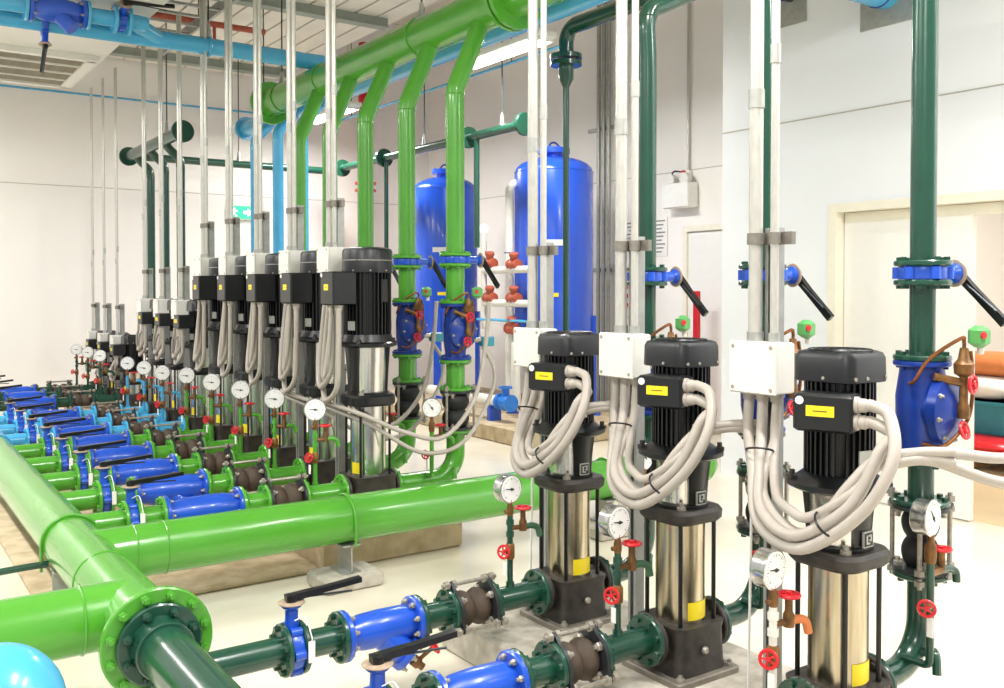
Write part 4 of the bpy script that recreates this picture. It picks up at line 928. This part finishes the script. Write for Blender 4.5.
single('wall_conduit', MB().cyl((RECESS_X - .03, ey - .06, 2.73), (RECESS_X - .03, ey - .06, 5.3), .016, 10), M['conduit'], 'thin conduit running up the wall above the emergency light', 'conduit', (RECESS_X - .03, ey - .06, 2.73))
for k in range(3):
    y = px2y(598.5 + k * 5, RECESS_X - .05)
    single('wall_conduit', MB().cyl((RECESS_X - .05, y, .1), (RECESS_X - .05, y, 5.3), .024, 12), M['zinc'], ('left', 'middle', 'right')[k] + ' one of three galvanised conduits on the wall beside the blue tank', 'conduit', (RECESS_X - .05, y, .1), 'wall conduits beside the tank')
for k, z in enumerate((3.35, 1.7)):
    single('conduit_rail', MB().box((RECESS_X - .015, px2y(603.5, RECESS_X), z), (.03, .5, .04)), M['strut'], ('upper', 'lower')[k] + ' strut rail clamping the three wall conduits', 'bracket', (RECESS_X - .015, px2y(603, RECESS_X), z), 'conduit rails')
t = thing('notice_board', 'white paper notices pinned on the recessed wall', 'notice', (RECESS_X - .01, 7.2, 1.9))
for px in (634, 658):
    y = px2y(px, RECESS_X); o = MB().box((RECESS_X - .008, y, 2.05), (.006, .3, .42)).build('sheet', M['paper'], t)
    mb = MB()
    for q in range(9): mb.box((RECESS_X - .012, y, 2.22 - q * .042), (.002, .24 - .05 * (q % 3), .016))
    mb.build('print_lines', M['inkgrey'], o)
t = thing('indicator_cabinet', 'narrow wall panel with three red indicator lamps', 'control panel', (RECESS_X - .06, 7.5, 1.2))
y = px2y(628, RECESS_X - .1); MB().box((RECESS_X - .06, y, 1.38), (.12, .22, .42), bev=.008).build('case', M['boxw'], t)
for k in range(3): MB().lathe([(.03, 0), (.03, .015), (.02, .025)], (RECESS_X - .12, y, 1.5 - k * .1), (-1, 0, 0), 14).build('lamp', M['red'], t)
y = px2y(697, RECESS_X - .25)
t = thing('fire_post', 'narrow red fire cabinet standing in front of the single door', 'cabinet', (RECESS_X - .25, y, 0))
MB().box((RECESS_X - .25, y, .73), (.05, .065, 1.46), bev=.006).build('case', M['red'], t); MB().box((RECESS_X - .25, y, .01), (.18, .2, .02)).build('foot', M['red'], t)
# pipe sleeves in the right wall
for px, zc, mm, lab in ((885, 3.46, 'sky', 'light blue pipe entering the right wall through a square plate'), (790, 3.64, 'plate', 'grey pipe stub with plate high on the right wall')):
    y = px2y(px, WALL_R); t = thing('wall_sleeve', lab, 'pipe', (WALL_R, y, zc), 'pipes through the right wall')
    MB().box((WALL_R - .006, y, zc), (.012, .4 if mm == 'sky' else .28, .4), bev=.002).build('cover_plate', M['zinc'], t)
    MB().cyl((WALL_R, y, zc + .02), (3.9, y, zc + .02), .11 if mm == 'sky' else .05, 24).build('pipe', M[mm], t)
    MB().torus((WALL_R - .1, y, zc + .02), (1, 0, 0), .112 if mm == 'sky' else .052, .006, 28, 6).build('band', M['royald'], t)
# ------------------------------------------------------------------ goods in the store room
t = thing('pallet', 'wooden pallet on the store room floor', 'pallet', (8.0, 4.1, 0))
for k in range(6): MB().box((7.55 + k * .18, 4.1, .13), (.13, 1.2, .022)).build('deck_board', M['wood'], t)
for y in (3.55, 4.1, 4.65): MB().box((8.0, y, .07), (1.05, .09, .1)).build('bearer', M['wood'], t)
def sack(x, y, z, sx, sy, sz, m, label):
    mb = MB(); R = []
    for k in range(9):
        q = PI * k / 8; s_ = max(.05, math.sin(q) ** .45)
        R.append([V((x + sx / 2 * s_ * math.copysign(abs(math.cos(p)) ** .6, math.cos(p)), y + sy / 2 * s_ * math.copysign(abs(math.sin(p)) ** .6, math.sin(p)), z + sz / 2 - sz / 2 * math.cos(q))) for p in [2 * PI * j / 20 for j in range(20)]])
    single('sack', mb.rings(R), M[m], label, 'sack', (x, y, z), 'sacks in the store room')
sack(7.8, 4.15, .14, .7, .8, .13, 'red', 'red sack lying on the pallet in the store room')
sack(8.1, 4.2, .74, .6, .7, .2, 'orange', 'orange sack on top of the white sack in store room')
sack(8.0, 4.25, .55, .6, .7, .2, 'paper', 'white sack between the orange sack and teal crate')
t = thing('plastic_crate', 'teal plastic crate above the red sack on the pallet', 'crate', (8.05, 4.2, .27))
MB().rrect(8.05, 4.2, .6, .8, .05, [(.27, .02), (.30, .0), (.52, -.02), (.55, -.03)]).build('tub', M['teal'], t)
MB().rrect(8.05, 4.2, .68, .88, .05, [(.52, 0), (.55, 0)]).build('rim', M['teal'], t)
# ------------------------------------------------------------------ long loose cables and details on individual rows
def lone(pts, r, label, m='cable'):
    return single('loose_cable', MB().tube(smooth(pts, 8), r, 10), M[m], label, 'cable', tuple(V(pts[0])), 'loose grey cables')
y3 = 1.70
lone([(2.30, y3 - .21, 1.03), (2.38, y3 - .27, 1.05), (2.5, y3 - .30, 1.04), (2.75, y3 - .33, 1.01), (2.93, y3 - .36, 1.08), (2.94, y3 - .32, 1.25), (2.905, y3 - .265, 1.32)], .016, 'grey cable from rightmost foreground pump up to its solenoid')
lone([(2.30, y3 - .22, 1.02), (2.4, y3 - .29, 1.03), (2.6, y3 - .38, .96), (2.9, y3 - .48, .93), (3.1, y3 - .52, .98)], .016, 'grey cable sagging out of frame right of rightmost pump')
for y_, nm in ((4.78, 'nearest'), (5.375, 'second')):
    lone([(2.2, y_ + .2, .85), (2.3, y_ - .12, .80), (2.5, y_ - .24, .70), (2.72, y_ - .3, .66), (2.95, y_ - .26, .85), (3.04, y_ - .24, 1.15), (3.06, y_ - .25, 1.41)], .013, 'grey cable sagging up to the solenoid of the %s green riser' % nm)
    lone([(2.2, y_ + .22, .83), (2.35, y_ - .12, .74), (2.6, y_ - .26, .58), (2.85, y_ - .3, .62), (3.1, y_ - .2, .85), (3.2, y_ - .1, 1.0), (3.14, y_ - .06, 1.14)], .012, 'grey cable sagging to the limit switch of the %s green riser' % nm)
    t = thing('limit_switch', 'teal limit switch on the control valve of the %s green riser' % nm, 'switch', (3.15, y_ - .06, 1.14), 'limit switches')
    MB().box((3.17, y_ - .06, 1.17), (.09, .05, .06), bev=.006).build('case', M['teal'], t); MB().cyl((3.07, y_ - .06, 1.18), (3.13, y_ - .06, 1.18), .014, 10).build('shaft', M['bolt'], t)
# pressure gauges with taps on the risers
def riser_gauge(x, y, z, n, paint, label, dx=-.11, dy=-.10, ztap=.33):
    t = thing('pressure_gauge', label, 'pressure gauge', (x + dx, y + dy, ztap), 'riser pressure gauges')
    gauge((x + dx, y + dy, z), n, .055, t, 2.2)
    MB().tube([(x + dx, y + dy + .09, ztap), (x + dx, y + dy + .02, ztap)] + arc((x + dx, y + dy + .02, ztap + .02), .02, -PI / 2, -PI, (0, 1, 0), (0, 0, 1), 5) + [(x + dx, y + dy, z - .13)], .0125, 10).build('riser_pipe', M[paint], t)
    MB().lathe([(.015, -.14), (.018, -.12), (.018, -.09), (.011, -.075), (.011, -.05)], (x + dx, y + dy, z), (0, 0, 1), 10).cyl((x + dx, y + dy, z - .17), (x + dx + .06, y + dy, z - .17), .013, 8).lathe([(.012, 0), (.012, .06)], (x + dx + .06, y + dy, z - .17), (0, 0, 1), 8).build('bleed_cock', M['bronze'], t)
    wheel(t, (x + dx + .06, y + dy, z - .105), (0, 0, 1), .028)
    MB().tube(smooth([(x + dx + .06, y + dy, z - .17), (x + dx + .11, y + dy, z - .175), (x + dx + .135, y + dy - .005, z - .19), (x + dx + .14, y + dy - .005, z - .22)], 4), .0125, 10).build('spout', M[paint], t)
    MB().cyl((x + dx, y + dy, z - .27), (x + dx - .05, y + dy - .02, z - .265), .01, 8).build('isolating_valve', M['bronze'], t)
    wheel(t, (x + dx - .056, y + dy - .022, z - .264), (-.9, -.4, 0), .024)
    MB().box((x + dx - .05, y + dy - .03, z - .32), (.004, .02, .06)).build('valve_tag', M['paper'], t)
for y_, nm in zip(ROWS[0][1], ('leftmost', 'middle', 'rightmost')):
    riser_gauge(2.83, y_, .79, (.13, -.99, 0), 'dgreen', 'white-dial pressure gauge on the riser of the %s foreground pump' % nm)
for y_, nm in zip(ROWS[1][1][:2], ('nearest', 'second')):
    riser_gauge(2.85, y_, .80, (-.4, -.92, 0), 'lime', 'white-dial pressure gauge on the riser of the %s green-piped pump' % nm, dx=-.09, dy=-.1, ztap=.40)

for o in bpy.data.objects:
    if '_b' in o: del o['_b']
